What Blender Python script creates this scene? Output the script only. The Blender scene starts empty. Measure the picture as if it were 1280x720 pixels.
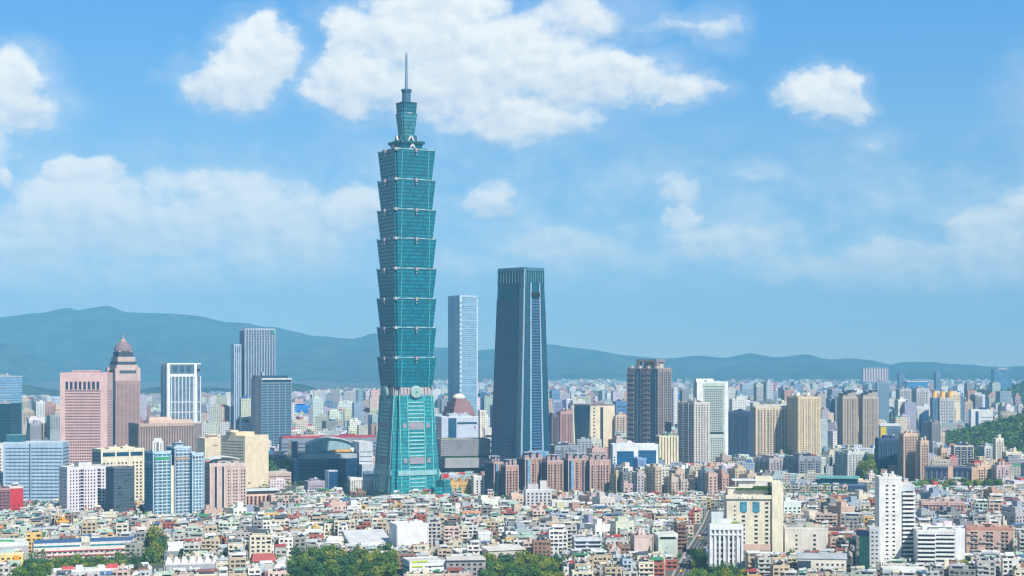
import bpy, math, random
import numpy as np
from mathutils import Vector, Matrix
random.seed(7)
R = math.radians
F, HZ, H = 2065.0, 450.0, 156.0          # focal length in photo pixels, horizon row, camera height in metres
SC = bpy.context.scene
COL = SC.collection

# ---------------------------------------------------------------- camera
cam = bpy.data.cameras.new('camera'); camo = bpy.data.objects.new('camera', cam); COL.objects.link(camo)
camo.location = (0, 0, H); camo.rotation_euler = (R(90), 0, 0)
cam.sensor_width = 36.0; cam.lens = 36.0 * F / 1280; cam.shift_y = (HZ - 360) / 1280.0
cam.clip_start = 1.0; cam.clip_end = 40000
SC.camera = camo
# ---------------------------------------------------------------- light, exposure
SUN_AZ, SUN_EL = 34.0, 46.0               # degrees to the right of "straight behind the camera", elevation
EXPOSURE = 0.42
SUN_STRENGTH = 5.0
SKY_STRENGTH = 0.146
vs = SC.view_settings
SC.display_settings.display_device = 'sRGB'
vs.view_transform = 'Standard'; vs.look = 'None'; vs.gamma = 1.0; vs.use_curve_mapping = False; vs.exposure = EXPOSURE
try:
    SC.cycles.max_bounces = 5; SC.cycles.diffuse_bounces = 2; SC.cycles.glossy_bounces = 2
    SC.cycles.volume_bounces = 0; SC.cycles.transmission_bounces = 2; SC.cycles.transparent_max_bounces = 4
    SC.cycles.caustics_reflective = False; SC.cycles.caustics_refractive = False
    SC.cycles.use_denoising = True
    SC.cycles.sample_clamp_indirect = 4.0
    SC.cycles.filter_width = 1.3
except Exception: pass
sl = bpy.data.lights.new('sun', 'SUN'); so = bpy.data.objects.new('sun', sl); COL.objects.link(so)
sl.energy = SUN_STRENGTH; sl.angle = R(0.53); sl.color = (1.0, 0.95, 0.86)
tosun = Vector((math.sin(R(SUN_AZ)) * math.cos(R(SUN_EL)), -math.cos(R(SUN_AZ)) * math.cos(R(SUN_EL)), math.sin(R(SUN_EL))))
so.rotation_euler = tosun.to_track_quat('Z', 'Y').to_euler(); so.location = (300, -300, 900)

# ---------------------------------------------------------------- node expression helper
class E:
    def __init__(s, nt, v): s.nt = nt; s.v = v
    def _m(s, op, *a, clamp=False):
        n = s.nt.nodes.new('ShaderNodeMath'); n.operation = op; n.use_clamp = clamp
        for i, x in enumerate((s,) + a):
            x = x.v if isinstance(x, E) else x
            if isinstance(x, (int, float)): n.inputs[i].default_value = x
            else: s.nt.links.new(x, n.inputs[i])
        return E(s.nt, n.outputs[0])
    def __add__(s, o): return s._m('ADD', o)
    __radd__ = __add__
    def __mul__(s, o): return s._m('MULTIPLY', o)
    __rmul__ = __mul__
    def __sub__(s, o): return s._m('SUBTRACT', o)
    def __rsub__(s, o): return E(s.nt, o)._m('SUBTRACT', s)
    def __truediv__(s, o): return s._m('DIVIDE', o)
    def lt(s, o): return s._m('LESS_THAN', o)
    def gt(s, o): return s._m('GREATER_THAN', o)
    def mx(s, o): return s._m('MAXIMUM', o)
    def mn(s, o): return s._m('MINIMUM', o)
    def fl(s): return s._m('FLOOR')
    def fr(s): return s._m('FRACT')
    def pw(s, o): return s._m('POWER', o)
    def clamp(s): return s._m('ADD', 0.0, clamp=True)
    def smooth(s, a, b):
        n = s.nt.nodes.new('ShaderNodeMapRange'); n.interpolation_type = 'SMOOTHSTEP'
        s.nt.links.new(s.v, n.inputs[0]); n.inputs[1].default_value = a; n.inputs[2].default_value = b
        n.inputs[3].default_value = 0; n.inputs[4].default_value = 1
        return E(s.nt, n.outputs[0])
def noise(nt, vec, scale, detail=3, rough=0.55, dist=0.0, dims='3D', w=None):
    n = nt.nodes.new('ShaderNodeTexNoise'); n.noise_dimensions = dims
    if vec is not None: nt.links.new(vec, n.inputs['Vector'])
    n.inputs['Scale'].default_value = scale; n.inputs['Detail'].default_value = detail
    n.inputs['Roughness'].default_value = rough; n.inputs['Distortion'].default_value = dist
    return E(nt, n.outputs[0])
def xyz(nt, x, y, z):
    n = nt.nodes.new('ShaderNodeCombineXYZ')
    for i, q in enumerate((x, y, z)):
        q = q.v if isinstance(q, E) else q
        if isinstance(q, (int, float)): n.inputs[i].default_value = q
        else: nt.links.new(q, n.inputs[i])
    return n.outputs[0]
def sep(nt, vec):
    n = nt.nodes.new('ShaderNodeSeparateXYZ'); nt.links.new(vec, n.inputs[0])
    return [E(nt, o) for o in n.outputs]
def mixc(nt, f, a, b, mode='MIX'):
    n = nt.nodes.new('ShaderNodeMix'); n.data_type = 'RGBA'; n.blend_type = mode
    for sock, q in ((n.inputs[0], f), (n.inputs[6], a), (n.inputs[7], b)):
        q = q.v if isinstance(q, E) else q
        if isinstance(q, (int, float)): sock.default_value = q
        elif isinstance(q, (tuple, list)): sock.default_value = tuple(q[:3]) + (1,)
        else: nt.links.new(q, sock)
    return n.outputs[2]
def scalec(nt, c, f):
    n = nt.nodes.new('ShaderNodeVectorMath'); n.operation = 'SCALE'
    if isinstance(c, (tuple, list)): n.inputs[0].default_value = tuple(c[:3])
    else: nt.links.new(c, n.inputs[0])
    f = f.v if isinstance(f, E) else f
    if isinstance(f, (int, float)): n.inputs['Scale'].default_value = f
    else: nt.links.new(f, n.inputs['Scale'])
    return n.outputs[0]
def C(r, g, b, k=0.86):
    return tuple(((c / 255.0 / 12.92) if c < 10.3 else ((c / 255.0 + 0.055) / 1.055) ** 2.4) * k for c in (r, g, b))

# ---------------------------------------------------------------- world: Nishita sky with clouds laid out by direction
W = bpy.data.worlds.new('World'); SC.world = W; W.use_nodes = True
nt = W.node_tree; nt.nodes.clear()
out = nt.nodes.new('ShaderNodeOutputWorld'); bg = nt.nodes.new('ShaderNodeBackground')
nt.links.new(bg.outputs[0], out.inputs[0]); bg.inputs[1].default_value = SKY_STRENGTH
tc = nt.nodes.new('ShaderNodeTexCoord'); gx, gy, gz = sep(nt, tc.outputs['Generated'])
sky = nt.nodes.new('ShaderNodeTexSky'); sky.sky_type = 'NISHITA'; sky.sun_disc = False
sky.sun_elevation = R(SUN_EL); sky.sun_rotation = R(180 - SUN_AZ) 
sky.altitude = 100; sky.air_density = 1.0; sky.dust_density = 0.6; sky.ozone_density = 2.0
# a clear deep sky: the colour climbs to blue within a few degrees of the horizon
nt.links.new(xyz(nt, gx, gy, gz.mx(0.0) * 2.0 + 0.05), sky.inputs[0])
el0 = gz.mx(0.0)
tint = mixc(nt, (el0 / 0.12).clamp(), (0.76, 0.685, 0.61), (0.78, 0.985, 0.96)); tint = mixc(nt, ((el0 - 0.12) / 0.09).clamp(), tint, (0.60, 1.17, 1.36))
tint = mixc(nt, ((el0 - 0.24) / 0.2).clamp(), tint, (0.46, 0.46, 0.43))
skyc = mixc(nt, 1.0, sky.outputs[0], tint, 'MULTIPLY')
az = gx._m('ARCTAN2', gy); hor = (gx * gx + gy * gy)._m('SQRT'); el = gz._m('ARCTAN2', hor)
U = az * F * 1.0; V = el * F                               # angular position in thousandths of a radian-like units
v3 = xyz(nt, U * 0.01, V * 0.013, 0.0)
w1 = noise(nt, v3, 1.5, 5, 0.6) - 0.5
w2 = noise(nt, xyz(nt, U * 0.01 + 31.0, V * 0.013, 4.0), 1.5, 5, 0.6) - 0.5
Uw = U + w1 * 95.0; Vw = V + w2 * 62.0
BL = [(520,40,120,55,1),(620,72,160,62,1),(740,98,125,45,1),(835,112,75,24,.8),(445,105,75,48,1),(560,110,130,50,.95),(650,150,125,36,.8),
      (560,5,90,36,1),(430,45,34,38,.8),(315,82,66,62,1),(285,112,66,36,.85),(335,45,40,32,.9),(5,118,70,48,1),(0,150,95,34,.8),
      (1022,120,62,33,1),(1048,140,40,24,.8),(110,222,52,22,1),(110,265,125,50,.95),(185,290,150,50,.85),(60,300,110,55,.8),
      (300,262,110,50,.75),(385,285,110,45,.72),(440,262,60,42,.9),(20,345,140,50,.7),(200,345,170,45,.5),(0,235,22,18,.7),
      (613,255,44,30,.72),(700,308,120,36,.55),(575,330,110,30,.42),(725,22,85,32,.62),(900,36,36,26,.42),(835,38,50,12,.35),
      (1093,186,30,18,.3),(945,220,46,24,.35),(850,245,50,26,.5),(858,272,38,16,.9),(905,305,115,38,.66),(1010,335,140,34,.55),
      (1110,330,160,32,.62),(1245,296,85,48,.72),(1235,335,110,34,.68),(1180,358,130,20,.55),(1370,280,160,70,.9),(90,385,260,50,.5),(340,325,150,60,.62),(1150,352,240,40,.5),(250,235,90,26,.6),(760,330,160,30,.45),(-130,200,150,80,.9),
      (1500,120,200,60,.8),(-300,60,160,50,.8),(300,-120,200,60,.9),(900,-200,240,70,.9),(1100,-60,90,24,.5)]
D = None; SW = None; SB = None
for (bx, by, ra, rb, wt) in BL:
    u0 = math.atan((bx - 640) / F) * F; v0 = math.atan((HZ - by) / F) * F
    a = (Uw - u0) * (1.0 / ra); b = (Vw - v0) * (1.0 / rb)
    d = (1.0 - (a * a + b * b)) * wt
    D = d if D is None else D._m('SMOOTH_MAX', d, 0.25)
    dp_ = d.mx(0.0); SW = dp_ if SW is None else SW + dp_; q_ = dp_ * b; SB = q_ if SB is None else SB + q_
n1 = noise(nt, v3, 2.6, 9, 0.57); n2 = noise(nt, v3, 0.75, 3, 0.5)
dens = D * 1.3 + (n1 - 0.5) * 0.85 + (n2 - 0.5) * 0.4
core = dens.smooth(-0.04, 0.90); halo = (D + (n2 - 0.5) * 1.6 + (n1 - 0.5) * 0.8).smooth(-0.8, 1.1) * 0.42
veil = ((n2 - 0.36) * 2.2 + (n1 - 0.5) * 1.1).clamp() * V.smooth(20.0, 110.0) * (1.0 - V.smooth(170.0, 320.0)) * 0.80
alpha = core.mx(halo).mx(veil)
# light side of each puff: the same density sampled a little towards the sun
n1s = noise(nt, xyz(nt, U * 0.01 + 0.09, V * 0.013 + 0.13, 0.0), 2.6, 6, 0.55)
sh = ((n1 - n1s) * 1.7 + 0.68 + SB / (SW + 0.08) * 0.85).clamp()
cc = mixc(nt, sh, (3.5, 3.95, 4.5), (5.75, 5.65, 5.35))
high = (V * 0.01).smooth(0.25, 3.0)                          # clouds low over the horizon lie farther away in the haze
cc = mixc(nt, high, mixc(nt, 0.28, cc, skyc), cc)
fin = mixc(nt, alpha * 0.93, skyc, cc)
nt.links.new(fin, bg.inputs[0])

# ---------------------------------------------------------------- materials
def newmat(name):
    m = bpy.data.materials.new(name); m.use_nodes = True; t = m.node_tree; t.nodes.clear()
    o = t.nodes.new('ShaderNodeOutputMaterial'); p = t.nodes.new('ShaderNodeBsdfPrincipled'); t.links.new(p.outputs[0], o.inputs[0])
    return m, t, p
def attr(t, name='Col'):
    a = t.nodes.new('ShaderNodeAttribute'); a.attribute_name = name; return a.outputs['Color']
def obj_rand(t):
    return E(t, t.nodes.new('ShaderNodeObjectInfo').outputs['Random'])
def setv(t, sock, v):
    if isinstance(v, E): t.links.new(v.v, sock)
    elif isinstance(v, (int, float)): sock.default_value = v
    elif isinstance(v, (tuple, list)): sock.default_value = tuple(v[:3]) + (1,)
    else: t.links.new(v, sock)
def pos(t): return t.nodes.new('ShaderNodeNewGeometry').outputs['Position']
def uv(t):
    n = t.nodes.new('ShaderNodeUVMap'); n.uv_map = 'UV'; return n.outputs[0]

def mk_paint(name, rough, metal=0.0, stain=0.30):
    m, t, p = newmat(name)
    P_ = pos(t); x, y, z = sep(t, P_)
    big = noise(t, P_, 0.11, 3); st = noise(t, xyz(t, x, y, z * 0.12), 0.8, 4, 0.65)
    f = ((big - 0.5) * stain * 1.6 + (st - 0.5) * stain * 2.2) + (1.0 - stain * 0.12)
    setv(t, p.inputs['Base Color'], scalec(t, attr(t), f)); p.inputs['Roughness'].default_value = rough
    p.inputs['Metallic'].default_value = metal; p.inputs['Specular IOR Level'].default_value = 0.3
    return m
M_PAINT = mk_paint('painted_concrete', 0.85, 0.0, 0.32)
M_METAL = mk_paint('sheet_metal', 0.45, 0.0, 0.42)
def mk_glass(name, rough=0.12):
    m, t, p = newmat(name)
    P_ = pos(t); wn = noise(t, P_, 0.35, 1)
    setv(t, p.inputs['Base Color'], scalec(t, attr(t), wn * 1.3 + 0.3)); p.inputs['Roughness'].default_value = rough
    p.inputs['Specular IOR Level'].default_value = 0.7; p.inputs['IOR'].default_value = 1.5
    return m
M_GLASS = mk_glass('window_glass')
def mk_curtain(name, spand, mull, fl=4.0, bay=1.5, ss=0.32, mw=0.10, rough=0.16, jit=0.5, metal=0.0, ior=1.6):
    """glass curtain wall laid out in metres on the face: sill band, vertical mullions, panes that differ a little"""
    m, t, p = newmat(name)
    u, v, _ = sep(t, uv(t)); fv = (v / fl); fu = (u / bay)
    band = fv.fr().lt(ss); ml = fu.fr().lt(mw)
    wn = t.nodes.new('ShaderNodeTexWhiteNoise'); wn.noise_dimensions = '3D'
    t.links.new(xyz(t, (fu / 2.0).fl(), fv.fl(), 0.0), wn.inputs[0]); j = E(t, wn.outputs['Value'])
    big = noise(t, pos(t), 0.02, 3)
    gl = scalec(t, attr(t), j * jit + (1.0 - jit * 0.5) + (big - 0.5) * 0.5)
    c = mixc(t, band, gl, mixc(t, 1.0, attr(t), spand, 'MULTIPLY')); c = mixc(t, ml * (1.0 - band * 0.5), c, mull)
    setv(t, p.inputs['Base Color'], c)
    setv(t, p.inputs['Roughness'], (band.mx(ml)) * 0.35 + rough)
    p.inputs['IOR'].default_value = ior; p.inputs['Metallic'].default_value = metal
    return m
M_TEAL = mk_curtain('teal_curtain_wall', (0.46, 0.52, 0.6), (0.05, 0.16, 0.18), 4.15, 1.6, 0.34, 0.08, 0.15, 0.55, 0.0, 1.38)
M_BLUEG = mk_curtain('blue_curtain_wall', (0.55, 0.6, 0.65), (0.12, 0.18, 0.24), 4.2, 2.4, 0.25, 0.12, 0.10, 0.5, 0.0, 1.5)
M_PALEG = mk_curtain('pale_banded_glass', (1.5, 1.5, 1.5), (0.30, 0.38, 0.46), 4.0, 3.0, 0.42, 0.06, 0.2, 0.4)
M_DARKG = mk_curtain('dark_curtain_wall', (0.5, 0.5, 0.5), (0.03, 0.05, 0.07), 4.2, 1.8, 0.2, 0.1, 0.1, 0.3)
def mk_far():
    """distant blocks: the wall carries rows of small windows, both in metres"""
    m, t, p = newmat('distant_facade')
    u, v, w_ = sep(t, uv(t)); g = t.nodes.new('ShaderNodeNewGeometry'); nz = sep(t, g.outputs['Normal'])[2]
    fu = (u / 3.4); fv = (v / 3.3)
    win = fu.fr().gt(0.42) * fv.fr().gt(0.48) * nz._m('ABSOLUTE').lt(0.5)
    wn = t.nodes.new('ShaderNodeTexWhiteNoise'); wn.noise_dimensions = '3D'
    t.links.new(xyz(t, fu.fl(), fv.fl(), 0.0), wn.inputs[0]); j = E(t, wn.outputs['Value'])
    big = noise(t, pos(t), 0.05, 3)
    c = mixc(t, win * (j * 0.5 + 0.45), scalec(t, attr(t), big * 0.4 + 0.8), (0.045, 0.06, 0.08))
    setv(t, p.inputs['Base Color'], c); p.inputs['Roughness'].default_value = 0.8
    return m
M_FAR = mk_far()
def mk_leaf():
    m, t, p = newmat('foliage')
    P_ = pos(t); n = noise(t, P_, 0.5, 3); r = obj_rand(t)
    f = n * 0.9 + 0.45 + r * 0.35
    setv(t, p.inputs['Base Color'], scalec(t, attr(t), f)); p.inputs['Roughness'].default_value = 0.7
    p.inputs['Specular IOR Level'].default_value = 0.25
    return m
M_LEAF = mk_leaf()
def mk_ground():
    m, t, p = newmat('city_ground')
    P_ = pos(t); a = noise(t, P_, 0.012, 5, 0.6); b = noise(t, P_, 0.15, 5, 0.65); v = a.smooth(0.47, 0.6)
    c = mixc(t, b, (0.055, 0.055, 0.055), (0.16, 0.155, 0.145)); c = mixc(t, v * 0.75, c, (0.035, 0.07, 0.02))
    setv(t, p.inputs['Base Color'], c); p.inputs['Roughness'].default_value = 0.9
    return m
M_GROUND = mk_ground()
def mk_forest():
    m, t, p = newmat('forest_cover')
    P_ = pos(t); a = noise(t, P_, 0.006, 6, 0.6); b = noise(t, P_, 0.05, 4, 0.7)
    c = mixc(t, (a.smooth(.38, .62) * 0.65 + b * 0.35), (0.002, 0.010, 0.012), (0.060, 0.10, 0.055))
    setv(t, p.inputs['Base Color'], c); p.inputs['Roughness'].default_value = 0.95; p.inputs['Specular IOR Level'].default_value = 0.1
    return m
M_FOREST = mk_forest()
def mk_road():
    m, t, p = newmat('asphalt')
    b = noise(t, pos(t), 0.6, 4, 0.6)
    setv(t, p.inputs['Base Color'], mixc(t, b, (0.05, 0.05, 0.052), (0.10, 0.098, 0.095))); p.inputs['Roughness'].default_value = 0.9
    return m
M_ROAD = mk_road()
PAINT, METAL, GLASS = 0, 1, 2
MATS = [M_PAINT, M_METAL, M_GLASS]

# ---------------------------------------------------------------- mesh builder
class MB:
    def __init__(s): s.v = []; s.f = []; s.c = []; s.m = []
    def hexa(s, p, col, mat=0, bottom=False):
        n = len(s.v); s.v.extend(p)
        fs = [(4,5,6,7),(0,1,5,4),(1,2,6,5),(2,3,7,6),(3,0,4,7)]
        if bottom: fs.append((3,2,1,0))
        for q in fs:
            s.f.append(tuple(n + i for i in q)); s.c.append(col); s.m.append(mat)
    def box(s, cx, cy, z0, z1, wx, wy, rot=0.0, col=(.5,.5,.5), mat=0, bottom=False, o=None):
        """box centred on (cx,cy); rot turns it about o"""
        a = wx / 2; b = wy / 2; pts = [(cx-a,cy-b),(cx+a,cy-b),(cx+a,cy+b),(cx-a,cy+b)]
        if rot:
            c_, s_ = math.cos(rot), math.sin(rot); o = o or (cx, cy)
            pts = [(o[0]+(x-o[0])*c_-(y-o[1])*s_, o[1]+(x-o[0])*s_+(y-o[1])*c_) for x, y in pts]
        s.hexa([(x,y,z0) for x,y in pts] + [(x,y,z1) for x,y in pts], col, mat, bottom)
        return s
    def slant(s, cx, cy, z0, zl, zr, wx, wy, col, mat=1, axis='x'):
        a = wx/2; b = wy/2; pts = [(cx-a,cy-b),(cx+a,cy-b),(cx+a,cy+b),(cx-a,cy+b)]
        zs = [zl,zr,zr,zl] if axis == 'x' else [zl,zl,zr,zr]
        s.hexa([(x,y,z0) for x,y in pts] + [(x,y,z) for (x,y),z in zip(pts,zs)], col, mat); return s
    def poly(s, pts, col, mat=0):
        n = len(s.v); s.v.extend(pts); s.f.append(tuple(range(n, n+len(pts)))); s.c.append(col); s.m.append(mat)
    def loft(s, rings, col, mat=0, cap=True, capcol=None, capmat=0):
        k = len(rings[0]); n = len(s.v)
        for r in rings: s.v.extend(r)
        for j in range(len(rings)-1):
            for i in range(k):
                a = n+j*k+i; b = n+j*k+(i+1)%k
                s.f.append((a, b, b+k, a+k)); s.c.append(col); s.m.append(mat)
        if cap:
            s.f.append(tuple(n+(len(rings)-1)*k+i for i in range(k))); s.c.append(capcol or col); s.m.append(capmat)
            s.f.append(tuple(n+i for i in reversed(range(k)))); s.c.append(capcol or col); s.m.append(capmat)
        return s
    def cyl(s, cx, cy, z0, z1, r0, r1=None, n=12, col=(.5,.5,.5), mat=0):
        r1 = r0 if r1 is None else r1
        s.loft([[(cx+r*math.cos(2*math.pi*i/n), cy+r*math.sin(2*math.pi*i/n), z) for i in range(n)] for r, z in ((r0,z0),(r1,z1))], col, mat, True, None, mat); return s
    def lathe(s, cx, cy, prof, n=16, col=(.5,.5,.5), mat=0):
        s.loft([[(cx+r*math.cos(2*math.pi*i/n), cy+r*math.sin(2*math.pi*i/n), z) for i in range(n)] for r, z in prof], col, mat, True, None, mat); return s
    def mesh(s, name, mats=None):
        me = bpy.data.meshes.new(name); me.from_pydata(s.v, [], s.f)
        nf = len(s.f)
        cols = np.ones((nf, 4), np.float32); cols[:, :3] = np.array(s.c, np.float32).reshape(-1, 3)
        tot = np.empty(nf, np.int32); me.polygons.foreach_get('loop_total', tot)
        ca = me.color_attributes.new('Col', 'FLOAT_COLOR', 'CORNER'); ca.data.foreach_set('color', np.repeat(cols, tot, axis=0).ravel())
        me.polygons.foreach_set('material_index', np.array(s.m, np.int32))
        # UV in metres: along the face and up
        V_ = np.array(s.v, np.float64); li = np.empty(int(tot.sum()), np.int32); me.loops.foreach_get('vertex_index', li)
        st = np.concatenate([[0], np.cumsum(tot)[:-1]])
        P0 = V_[li[st]]; P1 = V_[li[st+1]]; tg = P1 - P0; tg[:, 2] = 0; L = np.linalg.norm(tg, axis=1); L[L < 1e-6] = 1; tg /= L[:, None]
        rep = np.repeat(np.arange(nf), tot); PL = V_[li]
        uu = ((PL - P0[rep]) * tg[rep]).sum(1) + 0.05; vv = PL[:, 2]
        uvl = me.uv_layers.new(name='UV'); uvl.data.foreach_set('uv', np.stack([uu, vv], 1).astype(np.float32).ravel())
        for m in (mats or MATS): me.materials.append(m)
        me.update()
        return me
    def build(s, name, parent=None, mats=None, loc=None):
        o = bpy.data.objects.new(name, s.mesh(name, mats)); COL.objects.link(o)
        if parent is not None: o.parent = parent
        if loc is not None: o.location = loc
        return o
def tag(o, label=None, cat=None, group=None, kind=None):
    if label: o['label'] = label
    if cat: o['category'] = cat
    if group: o['group'] = group
    if kind: o['kind'] = kind
    return o
def empty(name, loc, rz=0.0, label=None, cat=None, group=None):
    o = bpy.data.objects.new(name, None); COL.objects.link(o); o.location = loc; o.rotation_euler = (0, 0, rz)
    o.empty_display_size = 2.0
    return tag(o, label, cat, group)

# ---------------------------------------------------------------- photo geometry -> metres
def gd(y): return H * F / (y - HZ)
def X(px, d): return (px - 640) / F * d
def Z(py, d): return H - (py - HZ) / F * d
def PX(x, y): return 640 + F * x / y
def PY(z, y): return HZ + (H - z) / y * F
EXCL = []                                  # footprints houses must keep off: (cx, cy, half w, half d, rot)
def blocked(x, y, r=6.0):
    for (cx, cy, a, b, ca, sa) in EXCL:
        dx, dy = x-cx, y-cy
        if abs(dx*ca+dy*sa) < a+r and abs(-dx*sa+dy*ca) < b+r: return True
    return False
def exclude(cx, cy, w, dp, rot): EXCL.append((cx, cy, w/2, dp/2, math.cos(rot), math.sin(rot)))
def solve(cx, cy, dx, dy, px):
    t = (px-640)/F; den = dx - t*dy
    if abs(den) < 1e-4: return 30.0
    return (t*cy - cx)/den
def foot(x0, xc, x1, d, rho, dp=None, w=None):
    """corner at column xc, distance d; rho = how far the front face is turned right of the line to the camera"""
    if rho < 0 and (xc-x0) < (x1-xc): xc = x1-(xc-x0)
    C0 = (X(xc, d), d); th = R(rho) - math.atan((xc-640)/F)
    u = (math.cos(th), math.sin(th)); v = (-math.sin(th), math.cos(th))
    if rho >= 0:
        w = w or solve(*C0, *u, x1); dq = dp or solve(*C0, *v, x0)
        if dq < 0 or dq > 90: dq = max(12, min(60, w*0.6))
        c = (C0[0]+u[0]*w/2+v[0]*dq/2, C0[1]+u[1]*w/2+v[1]*dq/2)
    else:
        w = w or solve(*C0, -u[0], -u[1], x0); dq = dp or solve(*C0, *v, x1)
        if dq < 0 or dq > 90: dq = max(12, min(60, w*0.6))
        c = (C0[0]-u[0]*w/2+v[0]*dq/2, C0[1]-u[1]*w/2+v[1]*dq/2)
    return c, w, dq, th

# ---------------------------------------------------------------- setting
g = MB(); g.poly([(-8000,-150,0),(8000,-150,0),(8000,18500,0),(-8000,18500,0)], (.1,.1,.1))
tag(g.build('ground', None, [M_GROUND]), kind='structure')

def interp(pts, x):
    if x <= pts[0][0]: return pts[0][1]
    for (a, ya), (b, yb) in zip(pts, pts[1:]):
        if x <= b:
            t = (x-a)/(b-a); t = t*t*(3-2*t)*0.5 + t*0.5; return ya+(yb-ya)*t
    return pts[-1][1]
from mathutils import noise as MN
RIDGES = [  # (distance, half width, skyline in photo pixels)
 (14800, 2500, [(-200,408),(0,397),(50,391),(85,385),(100,388),(135,382),(160,389),(230,393),(290,402),(340,408),(400,420),(440,424),(466,417),(500,425),(545,431),(600,437),(690,431),(740,438),(790,445),(830,448),(875,444),(905,447),(938,441),(965,446),(1008,442),(1035,447),(1060,446),(1085,449),(1112,455),(1130,452),(1165,452),(1195,456),(1245,459),(1290,456),(1500,450)]),
 (12300, 1200, [(-200,430),(0,428),(20,431),(38,441),(70,462),(120,470),(200,474),(280,476),(360,470),(420,466),(470,466),(560,470),(640,474),(690,471),(730,466),(780,470),(830,468),(880,470),(960,467),(1000,463),(1060,466),(1100,466),(1140,464),(1200,468),(1280,470),(1500,468)]),
]
def terrain(name, rmin, rmax, nr, na, fn, mat, a0=-24, a1=24):
    v = []; f = []
    for i in range(nr):
        r = rmin*(rmax/rmin)**(i/(nr-1))
        for j in range(na):
            a = R(a0+(a1-a0)*j/(na-1)); y = r*math.cos(a); x = r*math.sin(a)
            v.append((x, y, fn(x, y)))
    for i in range(nr-1):
        for j in range(na-1):
            k = i*na+j; f.append((k, k+1, k+na+1, k+na))
    b = MB(); b.v = v; b.f = f; b.c = [(.05,.09,.03)]*len(f); b.m = [0]*len(f)
    o = b.build(name, None, [mat]); o.data.polygons.foreach_set('use_smooth', [True]*len(f)); tag(o, kind='structure'); return o
def mtn(x, y):
    px = PX(x, y); h = -25.0
    for k, (d, hw, prof) in enumerate(RIDGES):
        q = d + 420*MN.noise(Vector((x/1900, k*7.0, 0)))
        top = (Z(interp(prof, px), q)); t = (y-q)/hw
        sh = max(0.0, 1-abs(t)) if t < 0 else max(0.0, 1-abs(t)*0.4)
        sh = sh**0.9
        n = MN.fractal(Vector((x/1150, y/1150, k*3)), 0.9, 2.1, 5)
        n2 = 1-abs(MN.noise(Vector((x/620, y/1700, 5+k))))*1.5
        e = min(1.0, abs(t)*2.5)
        hh = top*sh + sh*n*22 + e*sh*(min(0.0, n)*260 + min(0.0, n2-0.85)*260) - 12*(1-sh)
        h = max(h, hh if sh > 0 else -25)
    return h
terrain('mountains', 10400, 17600, 90, 420, mtn, M_FOREST)
# low wooded hills between the districts: (px0, px1, distance, radius along view, [skyline])
HILLS = [
 ('wooded_hill', 2750, 420, [(1140,574),(1165,562),(1185,552),(1205,553),(1235,542),(1262,534),(1285,526),(1340,510),(1450,500)]),
 ('wooded_hill', 5200, 420, [(1190,512),(1203,497),(1216,490),(1232,492),(1262,488),(1285,482),(1340,478)]),
 ('wooded_hill', 7300, 500, [(-60,476),(20,480),(60,488),(170,487),(215,482),(255,484),(300,487),(345,478),(375,480),(400,489),(440,490)]),
 ('wooded_hill', 7600, 380, [(985,492),(1010,484),(1070,482),(1110,480),(1150,484),(1175,492)]),
]
def hill(name, d, hw, prof):
    p0, p1 = prof[0][0], prof[-1][0]
    v = []; f = []; nx, ny = 80, 24
    for i in range(ny):
        t = -1+2*i/(ny-1)
        for j in range(nx):
            px = p0+(p1-p0)*j/(nx-1); y = d+hw*t; x = X(px, d)*(1+0.15*t*hw/d)
            edge = min(1, j/6.0)*min(1, (nx-1-j)/6.0)
            h = max(0.0, Z(interp(prof, px), d))*edge*max(0, math.cos(t*math.pi/2))**0.8
            h += MN.fractal(Vector((x/60, y/60, 2)), 1, 2, 4)*5*min(1, h/20)
            v.append((x, y, h-1.5))
    for i in range(ny-1):
        for j in range(nx-1):
            k = i*nx+j; f.append((k, k+1, k+nx+1, k+nx))
    b = MB(); b.v = v; b.f = f; b.c = [(.05,.09,.03)]*len(f); b.m = [0]*len(f)
    o = b.build(name, None, [M_FOREST]); o.data.polygons.foreach_set('use_smooth', [True]*len(f)); tag(o, kind='structure')
    EXCL.append(((v[0][0]+v[-1][0])/2, d, abs(v[-1][0]-v[0][0])/2*0.9, hw*0.85, 1.0, 0.0))
    return v
HV = [hill(*h) for h in HILLS]

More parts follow.
